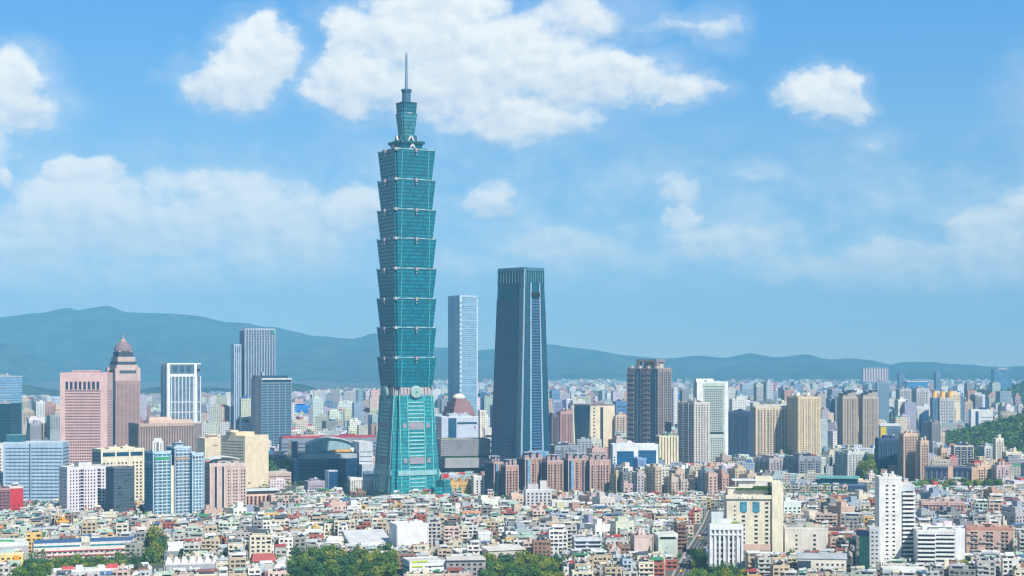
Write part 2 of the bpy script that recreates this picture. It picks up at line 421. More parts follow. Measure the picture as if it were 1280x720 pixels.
# ---------------------------------------------------------------- building kit
UNIT = {}; KEEP = []
def unit_window(gc, fc, depth=0.22):
    k = (gc, fc, depth)
    if k not in UNIT:
        b = MB(); b.hexa([(-.5,-.05,0),(.5,-.05,0),(.5,.1,0),(-.5,.1,0),(-.5,-.05,1),(.5,-.05,1),(.5,.1,1),(-.5,.1,1)], gc, GLASS)
        for z0, z1, dd in ((-.07, 0, depth), (1.0, 1.06, depth)):
            b.hexa([(-.54,-dd,z0),(.54,-dd,z0),(.54,.1,z0),(-.54,.1,z0),(-.54,-dd,z1),(.54,-dd,z1),(.54,.1,z1),(-.54,.1,z1)], fc, PAINT, True)
        UNIT[k] = b.mesh('window')
    return UNIT[k]
DG = (0.035, 0.05, 0.065)                 # ordinary window glass
class Bld:
    """one building: an Empty at the base centre, parts as children. Local x runs along the front face, y away from it."""
    def __init__(s, name, label, cat, pxs, yt, d, rho=22, dp=None, w=None, base=0.0, group=None, excl=True):
        x0, xc, x1 = pxs
        (cx, cy), s.w, s.dp, s.th = foot(x0, xc, x1, d, rho, dp, w)
        s.h = Z(yt, d)-base; s.d = d
        s.root = empty(name, (cx, cy, base), s.th, label, cat, group); s.n = {}
        if excl: exclude(cx, cy, s.w, s.dp, s.th)
        if d < 1700: KEEP.append((x0-1, x1+1, d, min(717, HZ+H*F/d-11)))
    def zz(s, py): return Z(py, s.d)-s.root.location.z
    def face(s, f, w=None, dp=None):
        w = w or s.w; dp = dp or s.dp
        return {'F': ((-w/2,-dp/2),(1,0),(0,-1),w,0.0), 'R': ((w/2,-dp/2),(0,1),(1,0),dp,math.pi/2),
                'B': ((w/2,dp/2),(-1,0),(0,1),w,math.pi), 'L': ((-w/2,dp/2),(0,-1),(-1,0),dp,-math.pi/2)}[f]
    def part(s, name, mb, mats=None, kind=None, parent=None):
        o = mb.build(name, parent or s.root, mats)
        if kind: o['kind'] = kind
        return o
    def body(s, col, top=None, mats=None, name='wall', z0=0, z1=None, w=None, dp=None, roofcol=(0.34,0.33,0.31), mat=0, cx=0, cy=0):
        z1 = s.h if z1 is None else z1
        b = MB(); b.box(cx, cy, z0, z1, w or s.w, dp or s.dp, 0, col, mat); s.part(name, b, mats)
        r = MB(); r.box(cx, cy, z1, z1+0.35, (w or s.w)-0.8, (dp or s.dp)-0.8, 0, roofcol); s.part('roof', r)
    def parapet(s, col, hh=1.3, t=0.5, z=None, w=None, dp=None, out=0.15, cx=0, cy=0):
        z = s.h if z is None else z; w = (w or s.w)+out*2; dp = (dp or s.dp)+out*2; b = MB()
        for sx in (-1, 1): b.box(cx+sx*(w/2-t/2), cy, z-0.6, z+hh, t, dp, 0, col)
        for sy in (-1, 1): b.box(cx, cy+sy*(dp/2-t/2), z-0.6, z+hh, w-2*t, t, 0, col)
        s.part('parapet', b)
    def plant(s, n=2, col=(0.5,0.49,0.47), hh=4, z=None, seed=0, spread=0.6):
        rr = random.Random(seed+int(s.w*10)); z = s.h if z is None else z
        for i in range(n):
            x = (i-(n-1)/2)*s.w*spread/max(1, n)+rr.uniform(-1, 1); ww = s.w*spread/max(1, n)*rr.uniform(.55,.9); hq = hh*rr.uniform(.7,1.25)
            b = MB(); b.box(x, rr.uniform(-.1,.1)*s.dp, z+0.3, z+hq, ww, s.dp*rr.uniform(.3,.55), 0, col)
            b.box(x, 0, z+hq, z+hq+0.3, ww+.6, s.dp*.5, 0, tuple(c*1.15 for c in col)); s.part('plant_room', b)
            t = MB(); tx = x+ww*.2; t.cyl(tx, -s.dp*.05, z+hq+.3, z+hq+2.3, 1.2, None, 10, (.62,.63,.64), METAL); s.part('water_tank', t)
    def win(s, f, bay, fl, ww, wh, z0=3.0, z1=None, gc=DG, fc=(.5,.5,.5), m=1.2, skip=None, s0=0.0, s1=None, w=None, dp=None, ph=0.9, name='window', cap=100, depth=0.22, top_first=True):
        """punched windows on face f, one object each (the rest of more than a hundred in one mesh)"""
        o, u, n, W_, ang = s.face(f, w, dp); s1 = W_ if s1 is None else s1; z1 = s.h if z1 is None else z1
        nb = max(1, int((s1-s0-2*m)/bay+0.01)); nf = max(1, int((z1-z0)/fl)); b0 = s0+(s1-s0-nb*bay)/2
        gc = tuple(q*.62 for q in gc); me = unit_window(gc, fc, depth); rest = MB(); L = []
        for k in range(nf):
            for i in range(nb):
                if skip and skip(i, nf-1-k, nb, nf): continue
                L.append((b0+(i+.5)*bay, z0+k*fl+ph))
        L.sort(key=lambda q: -q[1])
        for sx, z in L:
            x = o[0]+u[0]*sx; y = o[1]+u[1]*sx
            c = s.n.get(name, 0)
            if c < cap:
                q = bpy.data.objects.new(name, me); COL.objects.link(q); q.parent = s.root
                q.location = (x, y, z); q.rotation_euler = (0, 0, ang); q.scale = (ww, 1, wh); s.n[name] = c+1
            else:
                for (hw, z_, zt, dd, cc, mm) in ((ww/2, z, z+wh, .05, gc, GLASS), (ww*.54, z-wh*.07, z, depth, fc, PAINT)):
                    P4 = [(x+u[0]*a+n[0]*b_, y+u[1]*a+n[1]*b_) for a, b_ in ((-hw,dd),(hw,dd),(hw,-.1),(-hw,-.1))]
                    rest.hexa([(px_,py_,z_) for px_,py_ in P4]+[(px_,py_,zt) for px_,py_ in P4], cc, mm)
        if rest.v: s.part(name, rest, kind='stuff')
    def strip(s, f, items, name, col, mat=0, proud=0.3, parent=None, each=True, w=None, dp=None):
        """boxes laid on face f: items = (s0, s1, z0, z1); each=True makes one object per box"""
        o, u, n, W_, ang = s.face(f, w, dp); b = MB()
        for (a, c, z0, z1) in items:
            P4 = [(o[0]+u[0]*q+n[0]*r, o[1]+u[1]*q+n[1]*r) for q, r in ((a,proud),(c,proud),(c,-.1),(a,-.1))]
            b.hexa([(x,y,z0) for x,y in P4]+[(x,y,z1) for x,y in P4], col, mat, True)
            if each:
                k = s.n.get(name, 0)
                if k < 100: s.part(name, b); s.n[name] = k+1; b = MB()
        if b.v: s.part(name, b, kind='stuff' if each else None)
    def bands(s, f, fl, wh, gc=DG, z0=3, z1=None, m=0.8, mat=GLASS, name='window_band', s0=None, s1=None, ph=1.0, proud=0.06, w=None, dp=None):
        W_ = s.face(f, w, dp)[3]; z1 = s.h if z1 is None else z1; nf = int((z1-z0)/fl)
        s.strip(f, [((m if s0 is None else s0), (W_-m if s1 is None else s1), z0+k*fl+ph, z0+k*fl+ph+wh) for k in range(nf-1, -1, -1)], name, gc, mat, proud, w=w, dp=dp)
    def ribs(s, f, bay, rw, col, z0=0, z1=None, proud=0.6, name='piers', mat=0, s0=0.0, s1=None, w=None, dp=None, each=False):
        W_ = s.face(f, w, dp)[3]; s1 = W_ if s1 is None else s1; z1 = s.h if z1 is None else z1; nb = max(1, round((s1-s0)/bay)); st = (s1-s0-rw)/nb
        s.strip(f, [(s0+i*st, s0+i*st+rw, z0, z1) for i in range(nb+1)], name, col, mat, proud, each=each, w=w, dp=dp)
    def slabs(s, f, fl, t, col, z0=0, z1=None, proud=0.5, name='floor_slabs', s0=0.0, s1=None, mat=0, each=False):
        W_ = s.face(f)[3]; s1 = W_ if s1 is None else s1; z1 = s.h if z1 is None else z1
        s.strip(f, [(s0, s1, z0+k*fl, z0+k*fl+t) for k in range(int((z1-z0)/fl)+1)], name, col, mat, proud, each=each)

LM = []   # landmarks for labels: (px, phrase)
def residential(name, label, pxs, yt, d, col, rho=22, dp=None, w=None, fl=3.4, bay=3.9, ww=2.4, wh=2.0, dark=None, gc=DG, pl=2, cat='apartment tower', rec=2, balc=True, group=None, roofcol=(.36,.34,.32), side=True, seed=1, base=0.0, crown=True, pier=None, ph=4):
    """apartment tower: punched windows, vertical piers, flat dark strips painted as shaded hollows, balcony slabs, stepped crown"""
    b = Bld(name, label, cat, pxs, yt, d, rho, dp, w, base, group)
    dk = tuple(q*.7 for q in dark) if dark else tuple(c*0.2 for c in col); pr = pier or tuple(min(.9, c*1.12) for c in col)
    b.body(col, roofcol=roofcol); b.parapet(pr)
    faces = ['F', 'L' if rho >= 0 else 'R'] if side else ['F']
    for f in faces:
        W_ = b.face(f)[3]; nb = max(1, int(W_/bay)); n_rec = max(1, min(rec, nb//3)) if nb >= 3 else 0
        recs = [W_*(k+1)/(n_rec+1) for k in range(n_rec)]
        b.strip(f, [(q-1.5, q+1.5, 0, b.h-2.5) for q in recs], 'painted_recess', dk, 0, 0.04)  # flat dark strips: the shade of hollows is painted, the wall stays flat
        edges = [0]+recs+[W_]
        for a, c in zip(edges, edges[1:]):
            sa, sc = a+(1.5 if a > 0 else .3), c-(1.5 if c < W_ else .3)
            if sc-sa < ww+.4: continue
            b.win(f, min(bay, sc-sa-.2), fl, ww, wh, 3, b.h-1.5, gc, pr, .1, s0=sa, s1=sc)
            if f == 'F' and balc:
                mid = (sa+sc)/2; bw = min(2.6, (sc-sa)*.4)
                b.strip(f, [(mid-bw/2, mid+bw/2, 3+k*fl-.15, 3+k*fl+.95) for k in range(int((b.h-5)/fl)-1, -1, -1)], 'balcony', pr, 0, 1.1)
        b.ribs(f, W_/max(1, n_rec+1), 0.9, pr, 0, b.h+.4, 0.7); b.slabs(f, fl*3, .45, pr, 3, b.h-1, .35, name='string_course')
    if crown: b.plant(pl, tuple(c*.95 for c in col), ph, seed=seed)
    return b

# ================================================================ the tall pagoda tower
def ring(a, c, z, cx=0, cy=0):
    return [(cx+x, cy+y, z) for x, y in ((a,-(a-c)),(a,a-c),(a-c,a-c),(a-c,a),(-(a-c),a),(-(a-c),a-c),(-a,a-c),(-a,-(a-c)),(-(a-c),-(a-c)),(-(a-c),-a),(a-c,-a),(a-c,-(a-c)))]
DT = 1870.0; th101 = R(24.5)-math.atan((506-640)/F); cx101 = X(506.3, DT); cy101 = DT+25
S = (DT+25)/F
def zt(py): return H-(py-HZ)*S
T = empty('pagoda_skyscraper', (cx101, cy101, 0), th101, 'very tall teal glass skyscraper of eight flared tiers with a thin spire', 'skyscraper')
exclude(cx101, cy101, 64, 64, th101)
TEAL = C(0,116,136,.85); TEALB = C(44,154,164,.8); ORN = C(212,200,200)
tops = [190,227,264,300,337,374,410,447,483]
hw = [25.4,25.7,26.1,26.3,26.5,26.4,26.3,26.1]
for k in range(8):
    z1 = zt(tops[k]); z0 = zt(tops[k+1]); a = hw[k]; b = MB()
    b.loft([ring(a-3.0, 2.0, z0+.0), ring(a, 2.2, z1-1.6), ring(a, 2.2, z1)], TEAL, 0, True, C(120,130,130), 1)
    seg = b.build('tower_tier', T, [M_TEAL, M_PAINT])
    for (q0, q1, fy) in ((-a+8.6, -a+9.3, 0), (a-9.3, a-8.6, 0)):
        e = MB(); e.hexa([(q0,-(a-3.0)-.35,z0),(q1,-(a-3.0)-.35,z0),(q1,-(a-3.0)+.2,z0),(q0,-(a-3.0)+.2,z0),(q0,-a-.35,z1-1.6),(q1,-a-.35,z1-1.6),(q1,-a+.2,z1-1.6),(q0,-a+.2,z1-1.6)], C(90,180,190), 0, True); e.build('mullion', T)
    for (fx, fy) in ((0,-1),(-1,0),(1,0),(0,1)):
        r = MB()      # shallow scalloped rim with a cloud-shaped boss over each face
        for i in range(12):
            s0 = -a+2.4+(2*a-4.8)*i/12; s1 = -a+2.4+(2*a-4.8)*(i+1)/12; m = (s0+s1)/2/(a-2.4)
            up = 1.6-1.6*abs(math.cos(m*math.pi*1.5))**2*0.8+(0.2 if abs(m) > .8 else 0)
            for q in ((s0, s1),):
                if fy: P4 = [(q[0], fy*a),(q[1], fy*a),(q[1], fy*(a+.7)),(q[0], fy*(a+.7))]
                else: P4 = [(fx*a, q[0]),(fx*a, q[1]),(fx*(a+.7), q[1]),(fx*(a+.7), q[0])]
                r.hexa([(x,y,z1-.5) for x,y in P4]+[(x,y,z1+up*.7-.1) for x,y in P4], C(150,186,192), 0, True)
        r.build('scalloped_rim', T)
    for (fx, fy) in ((0,-1),(-1,0)):
        e = MB(); x, y = fx*(a+1.0), fy*(a+1.0)
        e.cyl(x, y, z1-2.6, z1+1.2, 1.6, 2.6, 8, C(196,186,190)); e.cyl(x, y, z1-6.2, z1-4.2, .5, 1.3, 8, C(190,200,200)); e.build('cloud_ornament', T)
    e = MB(); q = -(a-1.6); e.box(q, q, z1-1.6, z1+.8, 3.6, 3.6, 0, C(190,182,186)); e.box(q, q, z1+.8, z1+1.5, 2.2, 2.2, 0, C(180,172,176)); e.build('corner_ornament', T)
# band with the four coins
zb1 = zt(483); zb0 = zt(494)
b = MB(); b.loft([ring(24.0, 4.2, zb0), ring(22.2, 4.0, zb1)], C(150,160,165), 1, True)
b.build('transfer_band', T, [M_TEAL, M_PAINT])
for (fx, fy) in ((0,-1),(-1,0),(1,0)):
    b = MB()
    for i in range(9):
        t = -17+34*i/8
        x, y = (t, fy*24.2) if fy else (fx*24.2, t); b.box(x, y, zb0+1, zb1-1, 2.2 if fy else .6, .6 if fy else 2.2, 0, C(196,178,178))
    b.build('band_panels', T)
for (fx, fy, ang) in ((0,-1,0),(-1,0,-math.pi/2),(1,0,math.pi/2),(0,1,math.pi)):
    e = MB(); n = 28; rr = 7.0
    def disc(r, y): return [(r*math.cos(2*math.pi*i/n), y, r*math.sin(2*math.pi*i/n)) for i in range(n)]
    e.loft([disc(rr-.8, 1.5), disc(rr, 1.0), disc(rr, -2.6), disc(rr-.9, -3.2)][::1], C(172,194,192), 0, True)
    for w_, h_ in ((2.6, 8.6),(8.6, 2.6)):
        e.hexa([(-w_/2,-3.6,-h_/2),(w_/2,-3.6,-h_/2),(w_/2,-3.0,-h_/2),(-w_/2,-3.0,-h_/2),(-w_/2,-3.6,h_/2),(w_/2,-3.6,h_/2),(w_/2,-3.0,h_/2),(-w_/2,-3.0,h_/2)], C(150,200,190), 0, True)
    o = e.build('coin_medallion', T); o.location = (fx*24.6, fy*24.6, zt(489.5)); o.rotation_euler = (0, 0, ang)
# flared base
b = MB(); zc = zt(494)
levels = [(0, 31.2), (zt(590), 29.6), (zt(555), 27.6), (zt(525), 25.9), (zc, 24.3)]
b.loft([ring(a, 4.6, z) for z, a in levels], TEALB, 0, True, None, 1); b.build('tower_base', T, [M_TEAL, M_PAINT])
def base_a(z):
    for (z0, a0), (z1, a1) in zip(levels, levels[1:]):
        if z <= z1: return a0+(a1-a0)*(z-z0)/(z1-z0)
    return levels[-1][1]
for fi, ang in ((0, 0.0), (1, -math.pi/2), (2, math.pi/2)):
    ca, sa = math.cos(ang), math.sin(ang)
    def slab(mb, s0, s1, z0, z1, out, col, mat=0):
        P = []
        for z in (z0, z1):
            a = base_a(z)
            for s_, o_ in ((s0, a+out),(s1, a+out),(s1, a-.2),(s0, a-.2)): P.append((s_*ca+o_*sa, s_*sa-o_*ca, z))
        mb.hexa(P, col, mat, True)
    e = MB()
    for i in range(24):
        z = 8+i*(zc-12)/24; slab(e, -9.5, 9.5, z, z+1.5, .5, C(150,205,205), 1)
    e.build('louvre_bands', T)
    for py in (531, 574):
        e = MB(); slab(e, -9, 9, zt(py+4), zt(py-4), .9, C(160,150,165), 0); e.build('vent_panel', T)
        for s_ in (-14.5, 14.5):
            e = MB(); slab(e, s_-2.2, s_+2.2, zt(py+3), zt(py-3), .8, C(150,150,160), 0); e.build('vent_panel', T)
    e = MB()
    for s_ in (-10.2, 10.2, -20, 20): slab(e, s_-.35, s_+.35, 2, zc, .7, C(140,215,205), 1)
    e.build('mullion', T)
    e = MB(); slab(e, -24, 24, zt(592), zt(586), 1.2, C(150,190,195), 1); slab(e, -27, 27, 0, 6, 1.0, C(120,150,150), 0); e.build('podium_band', T)
# stepped crown, upper drum, spire
steps = [(zt(190), 21.0, zt(186.5), 17.6, C(30,105,120)), (zt(186.5), 13.5, zt(181), 15.2, TEAL), (zt(181), 16.6, zt(178), 17.2, C(50,120,130)), (zt(178), 10.8, zt(170), 9.8, C(40,110,125))]
for z0, a0, z1, a1, c in steps:
    b = MB(); b.loft([ring(a0, 2.5, z0), ring(a1, 2.5, z1)], c, 0, True, C(120,140,145), 1); b.build('crown_tier', T, [M_TEAL, M_PAINT])
for ang in range(4):
    for (rad, z, s_) in ((16.5, zt(188), 3.4), (12.4, zt(176), 2.8)):
        e = MB(); x = rad*math.sin(ang*math.pi/2); y = -rad*math.cos(ang*math.pi/2)
        for q in (-1, 1):
            dx = q*s_*1.3*math.cos(ang*math.pi/2); dy = q*s_*1.3*math.sin(ang*math.pi/2)
            e.hexa([(x+dx-1,y+dy-1,z-2),(x+dx+1,y+dy-1,z-2),(x+dx+1,y+dy+1,z-2),(x+dx-1,y+dy+1,z-2),(x-1,y-1,z+s_*1.7),(x+1,y-1,z+s_*1.7),(x+1,y+1,z+s_*1.7),(x-1,y+1,z+s_*1.7)], C(214,206,208), 1)
        e.build('crown_ornament', T)
b = MB(); b.loft([ring(7.2, 1.4, zt(170)), ring(9.9, 1.8, zt(144)), ring(9.9, 1.8, zt(142.5))], C(60,130,145), 0, True, None, 1); b.build('upper_drum', T, [M_TEAL, M_PAINT])
b = MB(); b.loft([ring(8.9, 1.6, zt(142.5)), ring(9.6, 1.8, zt(130)), ring(10.2, 1.9, zt(129))], C(30,100,120), 0, True, C(60,90,100), 1); b.build('upper_drum', T, [M_TEAL, M_PAINT])
b = MB(); b.lathe(0, 0, [(10.1, zt(143.4)), (10.4, zt(142)), (8.6, zt(141.6))], 16, C(190,190,195)); b.build('drum_rim', T)
b = MB(); b.lathe(0, 0, [(5.6, zt(129)), (5.0, zt(126)), (4.9, zt(117)), (6.2, zt(113.5)), (6.2, zt(112)), (1.8, zt(111))], 16, C(70,110,135)); b.build('spire_base', T)
b = MB(); b.lathe(0, 0, [(1.9, zt(112)), (1.7, zt(94)), (1.4, zt(90)), (1.25, zt(70)), (.8, zt(66))], 12, C(130,155,180)); b.build('spire', T)
b = MB(); b.box(27, -33, 0, zt(607), 22, 16, 0, C(40,150,165), 0); b.box(30, -36, 0, zt(598), 10, 12, 0.3, C(60,140,150), 0); b.build('podium', T, [M_TEAL, M_PAINT])
LM.append((506, 'the tiered teal skyscraper'))

# ================================================================ the tapering dark glass tower
def quad_tower(name, label, cat, bot, top, d, rho, yt, col, mats):
    (c0, w0, dp0, th) = foot(*bot, d, rho); (c1, w1, dp1, _) = foot(*top, d+abs(6), rho)
    root = empty(name, (c0[0], c0[1], 0), th, label, cat); ca, sa = math.cos(th), math.sin(th)
    dx, dy = c1[0]-c0[0], c1[1]-c0[1]; ox, oy = dx*ca+dy*sa, -dx*sa+dy*ca
    z1 = Z(yt, d)
    def rg(t, g_=0.0):
        w = w0+(w1-w0)*t+g_; q = dp0+(dp1-dp0)*t+g_; x, y = ox*t, oy*t
        return [(x-w/2, y-q/2, z1*t), (x+w/2, y-q/2, z1*t), (x+w/2, y+q/2, z1*t), (x-w/2, y+q/2, z1*t)]
    exclude(c0[0], c0[1], w0, dp0, th)
    def on(f, s0, s1, t0, t1, out):
        """slab on a leaning face, s and t as fractions"""
        P = []; i = 'FRBL'.index(f)
        for t in (t0, t1):
            r = rg(t); a = Vector(r[i]); b_ = Vector(r[(i+1)%4]); u = (b_-a); n = Vector((u.y, -u.x, 0)).normalized()
            p0 = a+u*s0; p1 = a+u*s1
            P += [tuple(p0+n*out), tuple(p1+n*out), tuple(p1-n*.3), tuple(p0-n*.3)]
        return P
    return root, rg, on, z1
root, rg, on, zN = quad_tower('tapered_skyscraper', 'dark blue glass skyscraper tapering upward with folded corners', 'skyscraper', (612,650,689), (622.5,655,680), 2050, 42, 333.5, C(58,92,120,.8), None)
NB = C(6,62,110,.72)
b = MB(); b.loft([rg(0), rg(.5), rg(.855)], NB, 0, True); b.build('tower_shaft', root, [M_BLUEG, M_PAINT])
b = MB(); b.loft([rg(.855, -.8), rg(.985, -.8)], C(20,96,118,.8), 0, True, C(60,90,100), 1); b.build('crown_screen', root, [M_TEAL, M_PAINT])
b = MB()
for f in 'FRBL':
    b.hexa(on(f, 0, 1, .985, 1.0, .3), C(70,120,140), 2, True)
    for k in range(9): b.hexa(on(f, k/9, k/9+.02, .93, .99, .25), C(110,150,165), 0, True)
b.build('crown_frame', root)
b = MB(); b.hexa(on('F', -.01, .05, 0, .99, .9), C(150,172,190), 0, True); b.build('corner_fin', root)
b = MB(); b.hexa(on('L', .86, 1.0, 0, .98, .5), C(60,110,135), 2, True); b.build('corner_facet', root)
b = MB(); b.hexa(on('F', .30, .36, 0, .93, .8), C(150,180,200), 0, True); b.hexa(on('F', .72, .77, 0, .93, .8), C(150,180,200), 0, True); b.build('vertical_fin', root)
n = 62
for k in range(n):
    t = .02+k*.84/n; e = MB(); e.hexa(on('F', .37, .71, t, t+.84/n*.42, .55), C(82,122,154), 0, True); e.build('light_band', root)
b = MB(); b.hexa(on('F', .34, .74, .865, .885, .9), (0.01,0.015,0.02), 0, True); b.build('sky_terrace_shade', root)  # black slab: the dark of the terrace hollow is painted
b = MB(); b.hexa(on('F', .08, .28, .10, .92, .3), C(30,80,105), 2, True); b.hexa(on('F', .80, .98, .0, .92, .3), C(30,80,105), 2, True); b.build('glass_strip', root)
LM.append((650, 'the dark tapered skyscraper'))

# ================================================================ other named buildings, left to right
def glass_tower(name, label, pxs, yt, d, col, mat, rho=22, dp=None, w=None, roofcol=(.25,.28,.3), cat='office tower', par=None, pl=2, fins=None, hh=1.5):
    b = Bld(name, label, cat, pxs, yt, d, rho, dp, w)
    b.body(col, mats=[mat, M_PAINT], name='curtain_wall', roofcol=roofcol); b.parapet(par or tuple(c*.8 for c in col), hh)
    if pl: b.plant(pl, (.4,.42,.44), 4)
    if fins:
        for f in ('F', 'L' if rho >= 0 else 'R'): b.ribs(f, fins[0], fins[1], fins[2], 0, b.h+fins[3], fins[4], 'fins')
    return b
# far left pair
b = glass_tower('office_tower', 'pale blue glass office tower at the left edge, behind a dark teal block', (-22,14,28), 471, 2650, C(120,160,190), M_PALEG, -30, par=C(190,205,215)); b.bands('F', 12.6, 1.2, C(205,215,222), 10, mat=0, proud=.4)
b = glass_tower('office_block', 'dark teal glass block at the left edge in front of a pale tower', (-30,14,27), 506, 2450, C(20,70,90), M_DARKG, -30, par=C(30,70,90)); LM.append((10, 'the dark teal block at the left edge'))
b = Bld('white_building', 'small cream building beside the pale blue ribbon-windowed offices', 'building', (-8,-4,9), 556, 1790, 12); b.body(C(235,230,220)); b.win('F', 3.4, 3.4, 1.6, 1.6); b.parapet(C(225,220,210))
# pale blue banded offices (two wings)
b = Bld('ribbon_office', 'pale blue office block with ribbon windows in two wings and a teal rooftop box', 'office building', (4,4.5,79), 554, 1740, -14, dp=26)
PB = C(176,200,222); b.body(PB, roofcol=C(205,205,205))
for a, c in ((0.04, .43), (.47, .98)): b.bands('F', 3.7, 1.35, C(84,112,142,.7), 2, b.h-2, s0=b.w*a, s1=b.w*c)
b.strip('F', [(b.w*.435, b.w*.462, 0, b.h)], 'painted_recess', C(70,90,115), 0, .05); b.ribs('F', b.w/13, .35, C(190,212,230), 0, b.h, .22); b.bands('R', 3.7, 1.35, C(84,112,142,.7), 2, b.h-2)  # dark strip between the wings paints the shade of a gap
b.parapet(C(196,214,228)); e = MB(); e.box(-b.w*.34, 0, b.h, b.h+8, b.w*.28, 12, 0, C(50,110,130), 2); e.box(-b.w*.34, 0, b.h+8, b.h+8.6, b.w*.3, 13, 0, C(120,170,170)); b.part('rooftop_box', e)
LM.append((42, 'the pale blue ribbon-windowed offices'))
# pink tower
b = Bld('pink_tower', 'broad salmon pink office tower with a row of eight dark openings under its roof', 'office tower', (75,134,138.5), 467, 2150, -12, dp=34)
PK = C(230,194,190); b.body(PK, roofcol=C(225,190,185)); b.parapet(C(236,196,192), 1.2)
b.win('F', (b.w*.8)/16, 3.7, 2.3, 2.0, 14, b.h-20, C(168,112,118,.6), C(238,204,200), .2, s0=b.w*.10, s1=b.w*.87, name='window', cap=96)
b.strip('F', [(b.w*(.115+i*.094), b.w*(.115+i*.094)+3.6, b.zz(487), b.zz(477)) for i in range(8)], 'roof_opening', C(20,50,80), 2, .1)
b.win('R', 3.2, 3.7, 1.4, 1.8, 14, b.h-20, C(170,120,124,.6), PK, name='window')
e = MB(); e.box(0, 2, b.h, b.zz(464), b.w*.58, 14, 0, C(214,165,165)); e.box(0, 2, b.zz(464), b.zz(463.2), b.w*.6, 15, 0, C(240,205,200)); b.part('plant_room', e)
LM.append((105, 'the pink tower'))
# brown domed tower
BR = C(176,146,142)
b = Bld('domed_tower', 'brown stone tower with stepped crown, dark dome and needle spire beside the pink tower', 'office tower', (133,144.5,175), 476, 2320, 20)
b.body(BR, roofcol=C(150,150,150))
b.win('F', 2.9, 3.5, 1.3, 1.7, 3, b.h-2, C(90,80,92,.6), C(196,166,160), .8); b.ribs('F', 5.8, .8, C(190,160,155), 0, b.h, .4)
b.strip('L', [(b.dp*.62, b.dp*.9, 0, b.h+2)], 'glass_strip', C(40,100,130), 2, .15); b.win('L', 3.2, 3.5, 1.3, 1.7, 3, b.h-2, C(70,74,92,.6), BR, s0=0, s1=b.dp*.6)
for (fa, z0, z1, c) in ((.96, 476, 467, C(205,180,174)), (.94, 467, 463, C(80,95,105)), (.86, 463, 456, C(212,188,180)), (.78, 456, 452, C(70,80,96)), (.72, 452, 446, C(206,182,176)), (.60, 446, 440, C(70,78,96)), (.52, 440, 438.5, C(214,190,182))):
    e = MB(); e.box(0, 0, b.zz(z0), b.zz(z1), b.w*fa, b.dp*fa, 0, c); b.part('crown_tier', e)
for sx in (-1, 1):
    for sy in (-1, 1):
        e = MB(); e.box(sx*b.w*.43, sy*b.dp*.43, b.zz(476), b.zz(460), 6, 6, 0, C(214,186,180)); e.box(sx*b.w*.43, sy*b.dp*.43, b.zz(460), b.zz(458.6), 3.6, 3.6, 0, C(190,164,160)); b.part('corner_turret', e)
e = MB(); q = min(b.w, b.dp)*.34; e.lathe(0, 0, [(q*1.04, b.zz(439)), (q*1.02, b.zz(436)), (q*.9, b.zz(432.5)), (q*.68, b.zz(429.5)), (q*.36, b.zz(427))], 16, C(146,126,134)); b.part('dome', e)
e = MB(); e.lathe(0, 0, [(q*.34, b.zz(428.5)), (q*.38, b.zz(426)), (q*.16, b.zz(424)), (.8, b.zz(422)), (.3, b.zz(415.5))], 12, C(190,160,150)); b.part('spire', e)
LM.append((153, 'the brown domed tower'))
# white and lavender apartments with centre bay
b = Bld('apartment_block', 'white apartment block with dark window columns and raised centre, in front of the pink tower', 'apartment building', (80,84,137), 585.5, 1640, 21, dp=22)
WL = C(232,226,232); b.body(WL, roofcol=C(150,160,130)); b.parapet(C(236,232,236))
b.win('F', 3.1, 3.2, 1.35, 1.7, 2, b.h-1, C(80,84,110,.7), WL, .8, skip=lambda i, k, nb, nf: i in (4, 9))
for a in (.31, .71): b.strip('F', [(b.w*a, b.w*a+3.4, 3+k*3.2, 5.1+k*3.2) for k in range(int(b.h/3.2)-1)], 'balcony', C(44,36,66,.7), 0, .08)
b.win('L', 3.4, 3.2, 1.3, 1.6, 2, b.h-1, DG, WL)
b.body(WL, z0=b.h, z1=b.zz(579), w=b.w*.3, dp=12, roofcol=C(90,95,100), cx=-b.w*.04, name='raised_bay')
LM.append((110, 'the white block below the pink tower'))
# cream frame building with blue band and dark apartment in front
b = Bld('framed_building', 'cream building with a dark blue glass band under its roof, behind a dark planted block', 'office building', (121,126,180), 563, 1720, 20, dp=26)
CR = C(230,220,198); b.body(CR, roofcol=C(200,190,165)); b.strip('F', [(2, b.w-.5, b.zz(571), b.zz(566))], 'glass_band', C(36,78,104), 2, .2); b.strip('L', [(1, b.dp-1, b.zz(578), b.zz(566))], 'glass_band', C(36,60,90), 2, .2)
b.win('F', 4, 3.6, 2.0, 1.8, 3, b.h-9, C(110,92,80,.6), CR, 1); b.ribs('F', b.w/3, 1.6, C(246,234,204), 0, b.h+1, .7); b.parapet(C(240,230,205)); b.plant(2, C(225,215,190), 3)
b = Bld('planted_block', 'dark slate apartment block with green plants on its balconies, between white and cream blocks', 'apartment building', (137,142,168), 586, 1625, 24, dp=18)
b.body(C(76,92,108)); b.win('F', 2.6, 3.1, 1.5, 1.3, 2, b.h-1, C(120,150,170,.7), C(120,136,150), .6); b.slabs('F', 3.1, .35, C(112,128,140), 2); b.parapet(C(96,110,124))
for k in range(7):
    e = MB(); rr = random.Random(k); sx = rr.uniform(-.4, .4)*b.w; z = 5+k*6.2
    for q in range(14): e.box(sx+rr.uniform(-1.6, 1.6), -b.dp/2-.5+rr.uniform(-.3, .3), z+rr.uniform(-.2, .9), z+rr.uniform(1, 1.6), .7, .5, rr.random(), C(60,110,60,.6))
    b.part('balcony_plants', e, [M_LEAF]*3)
LM.append((150, 'the dark planted block'))
